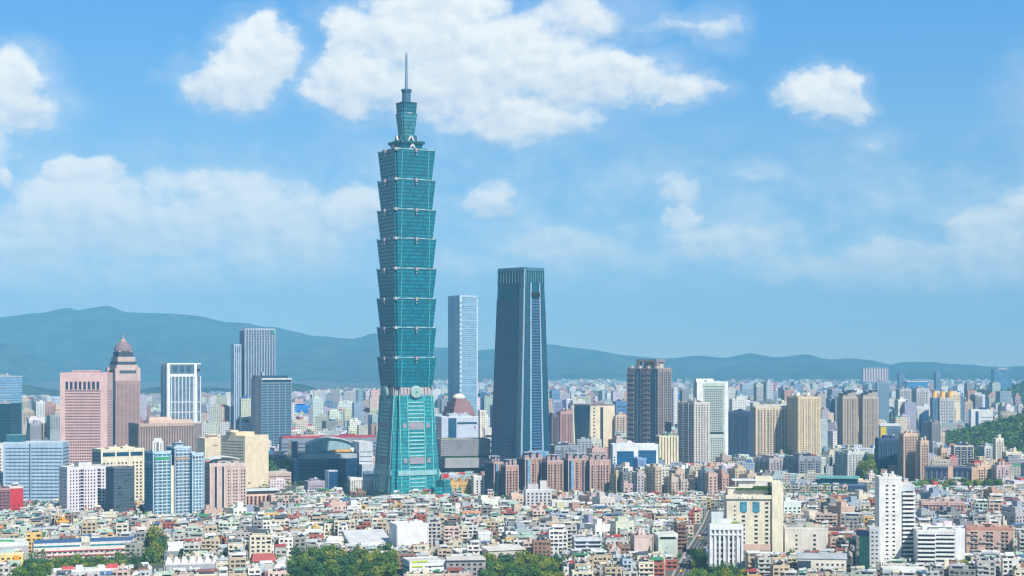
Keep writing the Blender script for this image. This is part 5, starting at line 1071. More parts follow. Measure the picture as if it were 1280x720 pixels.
e = MB(); e.box(W_*(.495-.5), -1, b.h-3, b.h+3.4, W_*.08, 14, 0, C(232,226,210)); b.part('stair_bulkhead', e)
LM.append((105, 'the striped school'))
b = Bld('yellow_house', 'yellow and orange building with white roof decks at the bottom left corner', 'house', (-14,-8,29), 694, 1225, 6, dp=18); b.body(C(240,214,130)); b.win('F', 4, 3.3, 2.2, 1.5, 0, b.h-1, C(110,96,80,.7), C(250,240,200), .5); b.strip('F', [(b.w*.68, b.w*.86, 0, b.h-1)], 'orange_bay', C(240,160,50), 0, 1.0); b.parapet(C(240,226,180)); e = MB(); e.slant(-b.w*.1, 2, b.h, b.h+2.4, b.h+3.4, b.w*.7, 11, C(190,210,206), 1); b.part('rooftop_shed', e)
b = Bld('market_hall', 'large shed with broad white roof and green edge, above the yellow building', 'hall', (-30,-8,36), 684, 1300, 10, dp=36); b.body(C(190,186,190)); e = MB(); e.slant(0, 0, b.h, b.h+4.5, b.h+2.5, b.w*1.02, b.dp, C(234,238,234), 1); b.part('roof_sheet', e); e = MB(); e.slant(-b.w*.1, -b.dp*.38, b.h+3.6, b.h+4.6, b.h+4.2, b.w*.4, 8, C(70,170,100), 1); b.part('green_roof_sheet', e); b.win('F', 5, 4, 3, 1.6, 1, b.h-1)
b = Bld('red_wall_building', 'narrow building with a bright red side wall left of the pale blue offices', 'building', (9,12,29), 610, 1665, 8, dp=16); b.body(C(206,50,62)); b.win('F', 4, 3.4, 1.4, 1.3, 1, b.h*.5, C(120,30,44), C(206,50,62)); b.parapet(C(236,220,214)); b.plant(1, C(240,236,232), 3)
b = Bld('maroon_apartments', 'maroon brick apartments with white window trim at the left edge', 'apartment building', (-20,-6,13), 612, 1640, 10, dp=18); b.body(C(140,92,98)); b.win('F', 3.4, 3.2, 1.9, 1.5, 0, b.h-1, C(60,50,60,.7), C(226,210,206), .3, depth=.4); b.parapet(C(180,150,150)); b.plant(2, C(150,120,120), 3)
b = Bld('orange_house', 'small bright orange yellow house among pale roofs above the striped school', 'house', (69,71,86), 653, 1500, 8, dp=12); b.body(C(244,180,60)); b.win('F', 3.4, 3.2, 1.4, 1.4, 0, b.h-1); b.parapet(C(246,196,90)); b.plant(2, C(240,170,60), 4)
b = Bld('white_blank_block', 'big blank white box building left of the centre foreground, beside the broad white roof', 'warehouse', (487,496,536), 657, 1330, 14, dp=26); b.body(C(240,240,240), roofcol=C(236,238,238)); b.parapet(C(244,244,244), .8); b.strip('L', [(b.dp*.2, b.dp*.26, 0, b.h)], 'corner_pier', C(250,250,250), 0, .3); b.strip('F', [(b.w*.02, b.w*.05, 0, b.h), (b.w*.96, b.w*.99, 0, b.h)], 'corner_pier', C(226,226,228), 0, .3)
for k in range(3): e = MB(); e.box((.1+.14*k)*b.w, 3, b.h, b.h+2+k%2, 3.5, 3, 0, C(210,214,216)); b.part('cooling_unit', e)
b = Bld('white_roofed_gymnasium', 'broad gymnasium with a large pale grey white roof and dark clerestory', 'gymnasium', (434,438,489), 681, 1342, 6, dp=60); b.body(C(206,206,206)); b.strip('F', [(1, b.w-1, b.h-4, b.h-1.4)], 'clerestory', C(90,96,106), 2, .1)
e = MB(); e.slant(0, 0, b.h, b.h+1.5, b.h+6, b.w*1.05, b.dp, C(226,228,230), 1, 'y'); b.part('roof_sheet', e); e = MB(); e.box(0, -b.dp/2-2, b.h-1, b.h+.2, b.w*1.08, 5, 0, C(232,232,230)); b.part('eaves', e)
b = Bld('long_white_roof_hall', 'long low hall with a narrow white roof running beside the gymnasium', 'hall', (407,409,436), 677, 1370, -12, dp=14); b.body(C(200,200,198)); e = MB(); e.slant(0, 0, b.h, b.h+.6, b.h+3, b.w*1.05, 15, C(238,238,236), 1, 'y'); b.part('roof_sheet', e); b.win('F', 4, 4, 2, 1.4, 0, b.h)
b = Bld('signboard_building', 'white box building with lime green signboards and tiny dark windows at the bottom centre', 'shop building', (498,512,557), 703, 1185, 14, dp=22); b.body(C(240,242,242), roofcol=C(206,206,206)); b.strip('F', [(b.w*.06, b.w*.52, b.zz(703.5), b.zz(701.5)), (b.w*.06, b.w*.36, b.zz(709.5), b.zz(707.5)), (b.w*.42, b.w*.52, b.zz(719), b.zz(715))], 'lime_sign', C(200,220,40), 0, .4)
b.strip('F', [(b.w*.44, b.w*.94, b.zz(709.5), b.zz(708.3))], 'grey_sign', C(110,120,120), 0, .35); b.strip('F', [(b.w*.54, b.w*.60, b.zz(711+4*k), b.zz(709.5+4*k)) for k in range(3)], 'window', C(70,74,80,.7), 2, .1); b.bands('L', 3.4, 1.8, C(110,150,176,.8), 1, b.h-1); b.parapet(C(226,228,230), 1.0)
b = Bld('grey_windowed_block', 'low grey block with square windows under a flat grey roof, right of the signboard building', 'building', (556,558,607), 699, 1190, 4, dp=16); b.body(C(166,160,160), roofcol=C(214,210,206)); b.win('F', 4.2, 3.4, 2.0, 1.6, 0, b.h-1, C(60,58,66,.7), C(200,194,190), .5); b.strip('F', [(0, b.w, b.h-.8, b.h+.6)], 'eaves', C(220,216,212), 0, 1.4)
b = Bld('white_mesh_block', 'white block with scattered rooftop units right of the centre foreground', 'building', (596,598,613), 667, 1370, 6, dp=18); b.body(C(232,234,238)); b.parapet(C(240,240,242)); b.win('F', 4.5, 4.2, 1.3, .8, 1, b.h-1, C(170,176,186), C(232,234,238))
for i in range(7): e = MB(); e.box(-b.w*.3+(i%4)*b.w*.2, -6+(i//4)*7, b.h, b.h+1.8, 2.6, 2.4, 0, C(214,216,220)); b.part('cooling_unit', e)
b = Bld('angled_grey_hall', 'low hall with an angled pale roof above the park trees right of centre', 'hall', (606,611,656), 689, 1270, 22, dp=14); b.body(C(206,200,190)); b.win('F', 4, 3.2, 2, 1.4, 0, b.h-1); e = MB(); e.slant(0, 0, b.h, b.h+.8, b.h+2.4, b.w*1.06, 15.5, C(226,222,216), 1, 'y'); b.part('roof_sheet', e)
b = Bld('angled_white_hall', 'low hall with a slanting white roof edge left of the angled grey hall', 'hall', (569,572,604), 691, 1280, 20, dp=12); b.body(C(200,196,186)); b.win('F', 4, 3.2, 2, 1.4, 0, b.h-1); e = MB(); e.slant(0, 0, b.h, b.h+.8, b.h+2.2, b.w*1.06, 13.5, C(238,236,232), 1, 'y'); b.part('roof_sheet', e)
b = Bld('red_tiled_house', 'pale house with dull red hipped roof at the bottom, left of the park', 'house', (313,315,346), 702, 1225, 6, dp=14); b.body(C(228,216,196)); b.win('F', 3.6, 3.2, 2.2, 1.6, 0, b.h-1, C(60,70,60,.7), C(240,232,214), .4); e = MB(); e.loft([[(-b.w*.52,-8,b.h),(b.w*.52,-8,b.h),(b.w*.52,8,b.h),(-b.w*.52,8,b.h)],[(-b.w*.42,-1,b.h+5),(b.w*.42,-1,b.h+5),(b.w*.42,1,b.h+5),(-b.w*.42,1,b.h+5)]], C(176,92,88), 0, True); b.part('hipped_roof', e)
b = Bld('white_gabled_wall_building', 'plain white gable wall building between the red tiled house and the park trees', 'building', (345,346,369), 704, 1215, 5, dp=16)
b.body(C(240,240,242)); e = MB(); e.loft([[(-b.w/2,-8,b.h),(b.w/2,-8,b.h),(b.w/2,8,b.h),(-b.w/2,8,b.h)],[(-.2,-8,b.h+3.2),(.2,-8,b.h+3.2),(.2,8,b.h+3.2),(-.2,8,b.h+3.2)]], C(236,236,238), 0, True); b.part('gable_roof', e); b.win('L', 3, 3, 1.2, 1.2, 0, b.h-1); b.strip('F', [(0, .5, 0, b.h), (b.w-.5, b.w, 0, b.h)], 'corner_trim', C(214,214,218), 0, .15)
b = Bld('sawtooth_hall', 'low long hall with a row of white upright roof fins along the bottom left', 'hall', (205,207,285), 706, 1190, 2, dp=20); b.body(C(176,180,190)); b.parapet(C(226,226,226), .8); b.bands('F', 4, 1.4, C(80,90,104), 0, b.h-1)
for k in range(8): e = MB(); x = -b.w*.44+k*b.w*.125; e.hexa([(x-2.6,-8,b.h),(x+2.6,-8,b.h),(x+2.6,8,b.h),(x-2.6,8,b.h),(x-1.2,-2,b.h+4),(x+.8,-2,b.h+4),(x+.8,6,b.h+4),(x-1.2,6,b.h+4)], C(240,240,240), 1); b.part('roof_fin', e)
b = Bld('double_white_roof_hall', 'long hall with two stepped white roof strips above the finned hall', 'hall', (203,205,262), 690, 1290, 2, dp=20); b.body(C(150,156,160)); 
for k in range(2): e = MB(); e.slant(0, -5+10*k, b.h+k*3-1, b.h+k*3+1, b.h+k*3+3, b.w*(1.0-.1*k), 8, C(240,240,238), 1, 'y'); b.part('roof_sheet', e)
b.bands('F', 4, 1.6, C(70,84,96), 0, b.h-2)
b = Bld('bottom_white_terrace', 'low white roof terrace building along the bottom left before the striped school', 'building', (62,64,190), 715, 1175, 2, dp=16); b.body(C(206,206,206), roofcol=C(230,230,230)); b.parapet(C(240,240,240), .7); b.win('F', 4.4, 3.2, 2.4, 1.6, 0, b.h, C(80,86,96,.7))
for i in range(9): e = MB(); e.box(-b.w*.44+i*b.w*.11, -3+(i*5)%7, b.h, b.h+1.6+(i%3)*.8, 5+(i%2)*3, 5, 0, [C(236,236,236), C(206,90,90), C(220,224,226), C(196,206,200)][i%4]); b.part('rooftop_shed', e)

# ---------------------------------------------------------------- the street at right of centre, with kerbs, markings and traffic
RP = [(846,738),(855,715),(868,690),(880,670),(889,652),(894,638)]
RW = [(X(px, gd(py)), gd(py)) for px, py in RP]
def strip_road(name, pts, hw_, z, mat, off=0.0, kind='structure'):
    b = MB(); L = []; 
    for i, (x, y) in enumerate(pts):
        a = pts[max(0, i-1)]; c = pts[min(len(pts)-1, i+1)]; dx, dy = c[0]-a[0], c[1]-a[1]; l = math.hypot(dx, dy); nx, ny = dy/l, -dx/l
        L.append(((x+nx*(off-hw_), y+ny*(off-hw_)), (x+nx*(off+hw_), y+ny*(off+hw_))))
    for (a0, a1), (c0, c1) in zip(L, L[1:]): b.poly([(*a0, z), (*a1, z), (*c1, z), (*c0, z)], (.5,.5,.5), 0)
    o = b.build(name, None, [mat]); tag(o, kind=kind); return o
strip_road('road', RW, 6.0, 0.02, M_ROAD)
pv = newmat('paving'); setv(pv[1], pv[2].inputs['Base Color'], mixc(pv[1], noise(pv[1], pos(pv[1]), .5, 4), (.26,.25,.24), (.36,.35,.33))); pv[2].inputs['Roughness'].default_value = .9; M_PAVE = pv[0]
wl = newmat('road_paint'); setv(wl[1], wl[2].inputs['Base Color'], mixc(wl[1], noise(wl[1], pos(wl[1]), 1.5, 3), (.55,.55,.53), (.75,.75,.72))); M_LINE = wl[0]
for s_ in (-1, 1):
    b = MB()
    for (x0_, y0_), (x1_, y1_) in zip(RW, RW[1:]):
        dx, dy = x1_-x0_, y1_-y0_; l = math.hypot(dx, dy); nx, ny = dy/l*s_, -dx/l*s_
        p = [(x0_+nx*6, y0_+ny*6), (x0_+nx*8, y0_+ny*8), (x1_+nx*8, y1_+ny*8), (x1_+nx*6, y1_+ny*6)]
        if s_ < 0: p = p[::-1]
        b.hexa([(*q, 0.0) for q in p]+[(*q, 0.14) for q in p], (.4,.4,.4), 0)
    tag(b.build('pavement', None, [M_PAVE]), kind='structure')
strip_road('lane_marking', RW, .12, 0.026, M_LINE, 0.0)
strip_road('lane_marking', RW, .08, 0.026, M_LINE, 3.1); strip_road('lane_marking', RW, .08, 0.026, M_LINE, -3.1)
for (x0_, y0_), (x1_, y1_) in zip(RW, RW[1:]): exclude((x0_+x1_)/2, (y0_+y1_)/2, 11, math.hypot(x1_-x0_, y1_-y0_)+6, math.atan2(-(x1_-x0_), y1_-y0_))
def along(t):
    t *= len(RW)-1; i = min(int(t), len(RW)-2); q = t-i; (x0_, y0_), (x1_, y1_) = RW[i], RW[i+1]
    return x0_+(x1_-x0_)*q, y0_+(y1_-y0_)*q, math.atan2(-(x1_-x0_), y1_-y0_)
def wheelset(root, xs, ys, r=.34):
    for sx in xs:
        for sy in ys:
            w = MB(); n = 12
            w.loft([[(sx*(1-.12*k/abs(sx)*0)+dx, sy+r*math.cos(2*math.pi*i/n), r+r*math.sin(2*math.pi*i/n)) for i in range(n)] for dx in (-.11, .11)], (.02,.02,.02), 0, True); w.build('wheel', root)
def vehicle(kind, t, off, col, label):
    x, y, a = along(t); ca, sa = math.cos(a), math.sin(a); x += ca*off; y += sa*off
    root = empty('parked_car' if kind == 'car' else kind, (x, y, .026), a, label, kind, 'vehicles on the street')
    if kind == 'car':
        b = MB(); b.hexa([(-.88,-2.2,.3),(.88,-2.2,.3),(.88,2.2,.3),(-.88,2.2,.3),(-.86,-2.15,.9),(.86,-2.15,.9),(.86,2.1,.95),(-.86,2.1,.95)], col, METAL, True); b.hexa([(-.8,-1.7,.9),(.8,-1.7,.9),(.8,1.0,.9),(-.8,1.0,.9),(-.62,-1.1,1.42),(.62,-1.1,1.42),(.62,.5,1.42),(-.62,.5,1.42)], col, METAL); b.build('body', root)
        g_ = MB(); g_.hexa([(-.82,-1.55,.95),(.82,-1.55,.95),(.82,.9,.95),(-.82,.9,.95),(-.68,-1.12,1.34),(.68,-1.12,1.34),(.68,.5,1.34),(-.68,.5,1.34)], (.02,.025,.03), GLASS); g_.build('window', root); wheelset(root, (-.82,.82), (-1.35,1.35))
    elif kind == 'bus':
        b = MB(); b.box(0, 0, .4, 3.0, 2.5, 10.5, 0, col, METAL, True); b.box(0, 1, 3.0, 3.25, 1.8, 4, 0, (.7,.7,.7)); b.build('body', root)
        g_ = MB(); g_.box(0, 0, 1.5, 2.4, 2.54, 10.0, 0, (.02,.03,.04), GLASS); g_.box(0, 0, 1.2, 2.6, 2.2, 10.56, 0, (.02,.03,.04), GLASS); g_.build('window', root); wheelset(root, (-1.1,1.1), (-3.2,3.0), .48)
    else:
        b = MB(); b.box(0, -.8, .7, 3.2, 2.2, 4.6, 0, col, METAL, True); b.build('cargo_box', root); b = MB(); b.hexa([(-1,1.6,.5),(1,1.6,.5),(1,3.2,.5),(-1,3.2,.5),(-1,1.6,2.2),(1,1.6,2.2),(1,2.8,2.2),(-1,2.8,2.2)], (.75,.75,.75), METAL, True); b.build('cab', root); wheelset(root, (-.95,.95), (-2,2.4), .42)
for k, (kd, t, off, col, lb) in enumerate([('bus', .27, 2.2, C(40,90,190), 'blue bus on the street right of centre'), ('truck', .40, -2.2, C(236,150,70), 'orange box truck on the street, farther than the blue bus'),
    ('car', .20, -2.2, C(240,200,70), 'yellow taxi on the street nearest the bottom edge'), ('car', .33, -4.9, C(230,230,230), 'white car on the street, level with the blue bus'), ('car', .36, 4.9, C(200,60,60), 'red car by the right kerb beyond the blue bus'),
    ('car', .48, 2.2, C(60,64,70), 'dark grey car on the street beyond the orange truck'), ('bus', .56, -2.4, C(236,190,120), 'sand coloured bus on the far part of the street'), ('car', .62, 2.2, C(236,236,236), 'small white car on the far part of the street'),
    ('truck', .72, 2.4, C(220,220,220), 'white box truck at the far end of the street'), ('car', .24, 4.9, C(40,60,130), 'navy car by the right kerb nearer than the blue bus')]): vehicle(kd, t, off, col, lb)

# ---------------------------------------------------------------- parks and planting areas kept free of houses
PARK = [(355,500,700,745),(596,702,703,745),(862,936,706,745),(22,66,704,745),(60,180,700,712),(180,208,690,706),(1076,1096,570,606),(1140,1262,608,618),(1200,1215,690,715)]
lw = newmat('lawn'); setv(lw[1], lw[2].inputs['Base Color'], mixc(lw[1], noise(lw[1], pos(lw[1]), .25, 5), (.03,.07,.015), (.09,.15,.03))); lw[2].inputs['Roughness'].default_value = .95
for (a, b_, c, d_) in PARK:
    q = MB(); q.poly([(X(a, gd(d_)), gd(d_), .012), (X(b_, gd(d_)), gd(d_), .012), (X(b_, gd(c)), gd(c), .012), (X(a, gd(c)), gd(c), .012)], (.1,.1,.1)); tag(q.build('lawn', None, [lw[0]]), kind='structure')
def in_park(x, y):
    px = PX(x, y); py = PY(0, y)
    return any(a <= px <= b_ and c <= py <= d_ for a, b_, c, d_ in PARK)

# ---------------------------------------------------------------- low-rise houses
WALLS = [('white', C(236,234,228), 4), ('cream', C(230,220,198), 4.5), ('pale grey', C(200,198,192), 5), ('grey', C(160,158,154), 4), ('beige', C(206,188,160), 5), ('pinkish', C(222,198,186), 2.6), ('brown', C(160,126,108), 1.6), ('pale green', C(196,210,194), 1.2), ('pale blue', C(184,200,218), 1.0), ('brick red', C(178,104,88), 1.0), ('ochre', C(222,184,110), .8)]
ROOFS = [('white', C(240,240,238), 7), ('light grey', C(204,208,210), 5), ('pale green', C(190,216,194), 2.5), ('teal', C(100,156,146), .6), ('red', C(196,76,68), .8), ('rust red', C(160,92,78), 1.0), ('blue', C(84,120,168), .6), ('dark grey', C(96,98,102), 1.4), ('cream', C(234,226,196), 2.0), ('orange', C(236,150,80), .4), ('green', C(70,150,96), .6)]
def pick(rr, L):
    t = rr.uniform(0, sum(q[2] for q in L))
    for q in L:
        t -= q[2]
        if t <= 0: return q
    return L[-1]
NUM = {1:'one', 2:'two', 3:'three', 4:'four', 5:'five', 6:'six', 7:'seven', 8:'eight', 9:'nine', 10:'ten', 11:'eleven', 12:'twelve'}
def house_prims(rr, w, dp, nf, wc, rc, detail=True):
    """list of (part, kind, args) in the house's own frame"""
    P = []; fh = 3.1; h = nf*fh+.4; j = rr.uniform(.86, 1.05); wc = tuple(c*j for c in wc)
    tr = tuple(min(.85, c*1.1) for c in wc); gc = (rr.uniform(.01,.035),)*2+(rr.uniform(.015,.05),)
    P.append(('wall', 'box', (0, 0, 0, h, w, dp, wc, PAINT)))
    fq = rr.uniform(.35, 1.25); flat = tuple(min(.8, c*fq) for c in (.42,.41,.38))
    P.append(('roof', 'box', (0, 0, h, h+.2, w-.5, dp-.5, flat, PAINT)))
    for (x, y, a, b_) in ((0, -dp/2+.15, w, .3), (0, dp/2-.15, w, .3), (-w/2+.15, 0, .3, dp-.6), (w/2-.15, 0, .3, dp-.6)): P.append(('parapet', 'box', (x, y, h-.2, h+1.0, a, b_, tr, PAINT)))
    st = rr.random()
    # rooftop additions: sheet metal shed, stair house, tanks
    if st < .72:
        sw = w*rr.uniform(.45, .95); sd = dp*rr.uniform(.4, .8); sx = rr.uniform(-1, 1)*(w-sw)/2; sy = rr.uniform(-.6, 1)*(dp-sd)/2; sh = rr.uniform(2.2, 3.0)
        sc_ = [wc, C(200,205,205), C(226,224,214)][rr.randrange(3)]
        P.append(('rooftop_shed', 'box', (sx, sy, h+.2, h+sh, sw, sd, tuple(c*.8 for c in sc_), METAL)))
        P.append(('shed_roof', 'slant', (sx, sy, h+sh, h+sh+rr.uniform(.2,.5), h+sh+rr.uniform(.6,1.8), sw+.8, sd+.8, rc, METAL, rr.choice('xy'))))
        if rr.random() < .7: P.append(('shed_opening', 'box', (sx, sy-sd/2-.02, h+1.0, h+2.1, sw*.7, .1, gc, GLASS)))
    if st > .55:
        P.append(('stair_house', 'box', (rr.uniform(-.3,.3)*w, dp*.2, h+.2, h+rr.uniform(2.6, 4.5), 3.0, 3.2, tr, PAINT)))
    if rr.random() < .75:
        for _ in range(rr.choice((1, 1, 2))):
            tx, ty, tz = rr.uniform(-.4,.4)*w, rr.uniform(-.35,.1)*dp, h+rr.uniform(.4, 3.4)
            P.append(('water_tank', 'cyl', (tx, ty, tz, tz+1.6, .75, (.62,.64,.66), METAL)))
    for _ in range(rr.randrange(2, 6)):
        a_, b2 = rr.uniform(.8, 2.6), rr.uniform(.8, 2.0); zq = h+.2+(0 if st >= .72 else rr.choice((0, 0, 2.6)))
        P.append(('roof_clutter', 'box', (rr.uniform(-.42,.42)*w, rr.uniform(-.42,.3)*dp, zq, zq+rr.uniform(.6, 1.7), a_, b2, rr.choice((C(240,240,240), C(180,184,188), C(70,90,60,.6), C(90,92,96), C(206,196,180), C(60,100,56,.6), C(160,80,66), C(120,150,180))), PAINT)))
    # facade: balcony or awning tiers plus windows
    nb = max(2, int(w/3.4)); st2 = rr.random(); bay = (w-.8)/nb
    for k in range(nf):
        z = k*fh
        if st2 < .45: P.append(('balcony', 'box', (0 if st2 < .25 else -w*.2, -dp/2-.5, z+.05, z+1.05, w*.96 if st2 < .25 else w*.5, 1.0, tuple(c*rr.uniform(.85,1) for c in tr), PAINT)))
        for i in range(nb):
            ww = rr.uniform(1.3, bay-.5); x = -w/2+.4+(i+.5)*bay
            if rr.random() < .93: P.append(('window', 'win', (x, -dp/2, z+1.1, ww, rr.choice((1.3,1.5,1.8)), 0, gc, tr)))
            if rr.random() < .16: P.append(('awning', 'slant', (x, -dp/2-.55, z+2.7, z+2.78, z+2.78, ww+.6, 1.1, rc if rr.random() < .5 else C(200,205,200), METAL, 'y')))
        for sg in (-1, 1):
            if rr.random() < .75: P.append(('window', 'win', (sg*w/2, rr.uniform(-.3,.3)*dp, z+1.1, 1.3, 1.2, sg, gc, tr)))
    return P, h
def emit(P, mbget, wobj=None):
    for part, kd, a in P:
        if kd == 'win':
            x, y, z, ww, wh, sg, gc, fc = a
            if wobj is not None: wobj(x, y, z, ww, wh, sg, gc, fc); continue
            b = mbget(part)
            if sg == 0: b.box(x, y, z, z+wh, ww, .12, 0, gc, GLASS); b.box(x, y, z-.12, z, ww+.2, .5, 0, fc, PAINT)
            else: b.box(x, y, z, z+wh, .12, ww, 0, gc, GLASS)
        else:
            b = mbget(part)
            if kd == 'box': b.box(a[0], a[1], a[2], a[3], a[4], a[5], 0, a[6], a[7])
            elif kd == 'slant': b.slant(a[0], a[1], a[2], a[3], a[4], a[5], a[6], a[7], a[8], a[9])
            else: b.cyl(a[0], a[1], a[2], a[3], a[4], None, 8, a[5], a[6])
AUTO = []     # (object, base label, px, py) to be made distinct at the end
def place_house(rr, x, y, w, dp, nf, rot, wn, wc, rn, rc, single, bulk):
    P, h = house_prims(rr, w, dp, nf, wc, rc)
    if single:
        root = empty('low_rise_house', (x, y, 0), rot)
        tag(root, 'x', 'house', 'low rise houses of the foreground district'); parts = {}
        multi = {'water_tank', 'balcony', 'awning', 'roof_clutter'}; lst = []
        def get(n):
            if n == 'shed_opening': n = 'rooftop_shed'
            if n in multi: m = MB(); lst.append((n, m)); return m
            if n not in parts: parts[n] = MB()
            return parts[n]
        def wobj(x_, y_, z, ww, wh, sg, gc, fc):
            g2 = tuple(round(q*50)/50+.006 for q in gc); f2 = tuple(round(q*8)/8 for q in fc)
            q = bpy.data.objects.new('window', unit_window(g2, f2, .3)); COL.objects.link(q); q.parent = root
            q.location = (x_, y_, z); q.rotation_euler = (0, 0, sg*math.pi/2); q.scale = (ww, 1, wh)
        emit(P, get, wobj); shed = None
        for n, m in parts.items():
            if n == 'shed_roof': continue
            o = m.build(n, root)
            if n == 'rooftop_shed': shed = o
        if 'shed_roof' in parts: parts['shed_roof'].build('shed_roof', shed)
        for n, m in lst: m.build(n, root)
        hassh = 'shed_roof' in parts; nt_ = sum(1 for n, _ in lst if n == 'water_tank')
        lab = f"{wn} {NUM.get(nf, 'tall')}-storey house" + (f" with {rn} rooftop shed" if hassh else " with open flat roof") + (' and steel tank' if nt_ == 1 else ' and two tanks' if nt_ == 2 else '')
        AUTO.append((root, lab, PX(x, y), PY(h, y)))
    else:
        t = MB(); emit(P, lambda n: t); ca, sa = math.cos(rot), math.sin(rot); n0 = len(bulk.v)
        bulk.v.extend((x+a*ca-b_*sa, y+a*sa+b_*ca, c) for a, b_, c in t.v)
        bulk.f.extend(tuple(n0+i for i in f) for f in t.f); bulk.c.extend(t.c); bulk.m.extend(t.m)
def visible_cap(x, y):
    """houses stay below the feet of the towers behind them"""
    px = PX(x, y)
    lim = interp([(0,655),(60,645),(190,652),(300,652),(370,640),(470,628),(560,622),(640,634),(760,640),(870,638),(980,626),(1090,620),(1160,624),(1280,612)], px)
    return lim
cand = []
rr = random.Random(42)
zones = [(-900, 0, R(13)), (0, 330, R(9)), (330, 1400, R(-7))]
y0_ = 1140.0
for (xa, xb, rot) in [(-620, -150, R(12)), (-150, 190, R(4)), (190, 900, R(-10))]:
    ca, sa = math.cos(rot), math.sin(rot); ox, oy = (xa+xb)/2, 1500
    v = -520.0; row = 0
    while v < 620:
        dp = rr.uniform(10, 14); u = -520+rr.uniform(-9, 0); run = 0
        while u < 620:
            w = rr.choice((7.5, 9, 10, 12, 14, 18))*rr.uniform(.9, 1.1)
            x, y = ox+(u+w/2)*ca-(v+dp/2)*sa, oy+(u+w/2)*sa+(v+dp/2)*ca
            if xa <= x < xb and y > 1140 and abs(x) < .325*y+10: cand.append((x, y, w, dp, rot))
            u += w+(0.4 if rr.random() < .72 else rr.uniform(2, 5)); run += w
            if run > rr.uniform(60, 95): u += rr.uniform(7, 10); run = 0
        v += dp+(1.6 if row % 2 == 0 else rr.uniform(6.5, 9.5)); row += 1
ok = []
def keep_top(px, hwp, y, h):
    for (ka, kb, kd, ky) in KEEP:
        if y < kd+24+(kb-ka)*.4 and px+hwp > ka and px-hwp < kb: h = min(h, Z(ky, y))
    return h
KEEP += [(1158,1196,3300,528),(1097,1127,2880,558),(1210,1243,3490,538),(1126,1162,4290,486),(366,470,2035,608),(437,470,1915,621),(984,1082,1955,616),(1156,1240,2040,606),(466,550,1845,618),(606,763,1845,620),(763,823,2075,584),(548,606,1890,618),(548,612,2100,594),(276,336,2000,612),(1044,1082,2180,600),(944,1026,2100,592),(1095,1162,2100,602),(366,372,2000,600),(345,362,2000,600),(847,910,2270,582),(784,848,2230,575),(716,768,2600,550),(910,1026,2400,572),(1047,1098,2590,560),(1240,1278,2030,600),(358,498,1200,709),(598,702,1190,713),(862,934,1180,712),(22,64,1180,712),(60,180,1255,704),(180,208,1290,699),(846,866,1300,712),(864,880,1400,692)]
for (x, y, w, dp, rot) in cand:
    if blocked(x, y, min(w, dp)/2+2) or in_park(x, y): continue
    nf = rr.choices((2, 3, 4, 5, 7), (1, 2.8, 4.2, 2.6, .7))[0]
    lim = visible_cap(x, y); zmax = H-(lim-HZ)/F*y
    if PY(0, y) < lim-16: continue
    nf = min(nf, max(2, int((zmax+3)/3.1)))
    px_ = PX(x, y); hwp = w/2*F/y; drop = False
    for (ka, kb, kd, ky) in KEEP:
        if y < kd-4 and px_+hwp > ka and px_-hwp < kb:
            q = int((H-(ky-HZ)/F*y-4.0)/3.1)
            if q < 1: drop = True; break
            nf = min(nf, q)
    if drop: continue
    ok.append((y, x, w, dp, rot, nf))
ok.sort()
print('houses', len(ok))
bulk = MB(); SINGLE_N = 300
inframe = 0
for (y, x, w, dp, rot, nf) in ok:
    wn, wc, _ = pick(rr, WALLS); rn, rc, _ = pick(rr, ROOFS)
    px = PX(x, y); vis = -5 < px < 1285 and PY(nf*3.1, y) < 722
    single = vis and inframe < SINGLE_N
    if single: inframe += 1
    if not vis and y < 1200 and PY(nf*3.1+4, y) > 735: continue
    place_house(rr, x, y, w*.98, dp, nf, rot, wn, wc, rn, rc, single, bulk)
if bulk.v:
    o = bulk.build('low_rise_houses'); tag(o, 'dense mass of small pale low rise houses filling the district towards the towers', 'houses', kind='stuff')

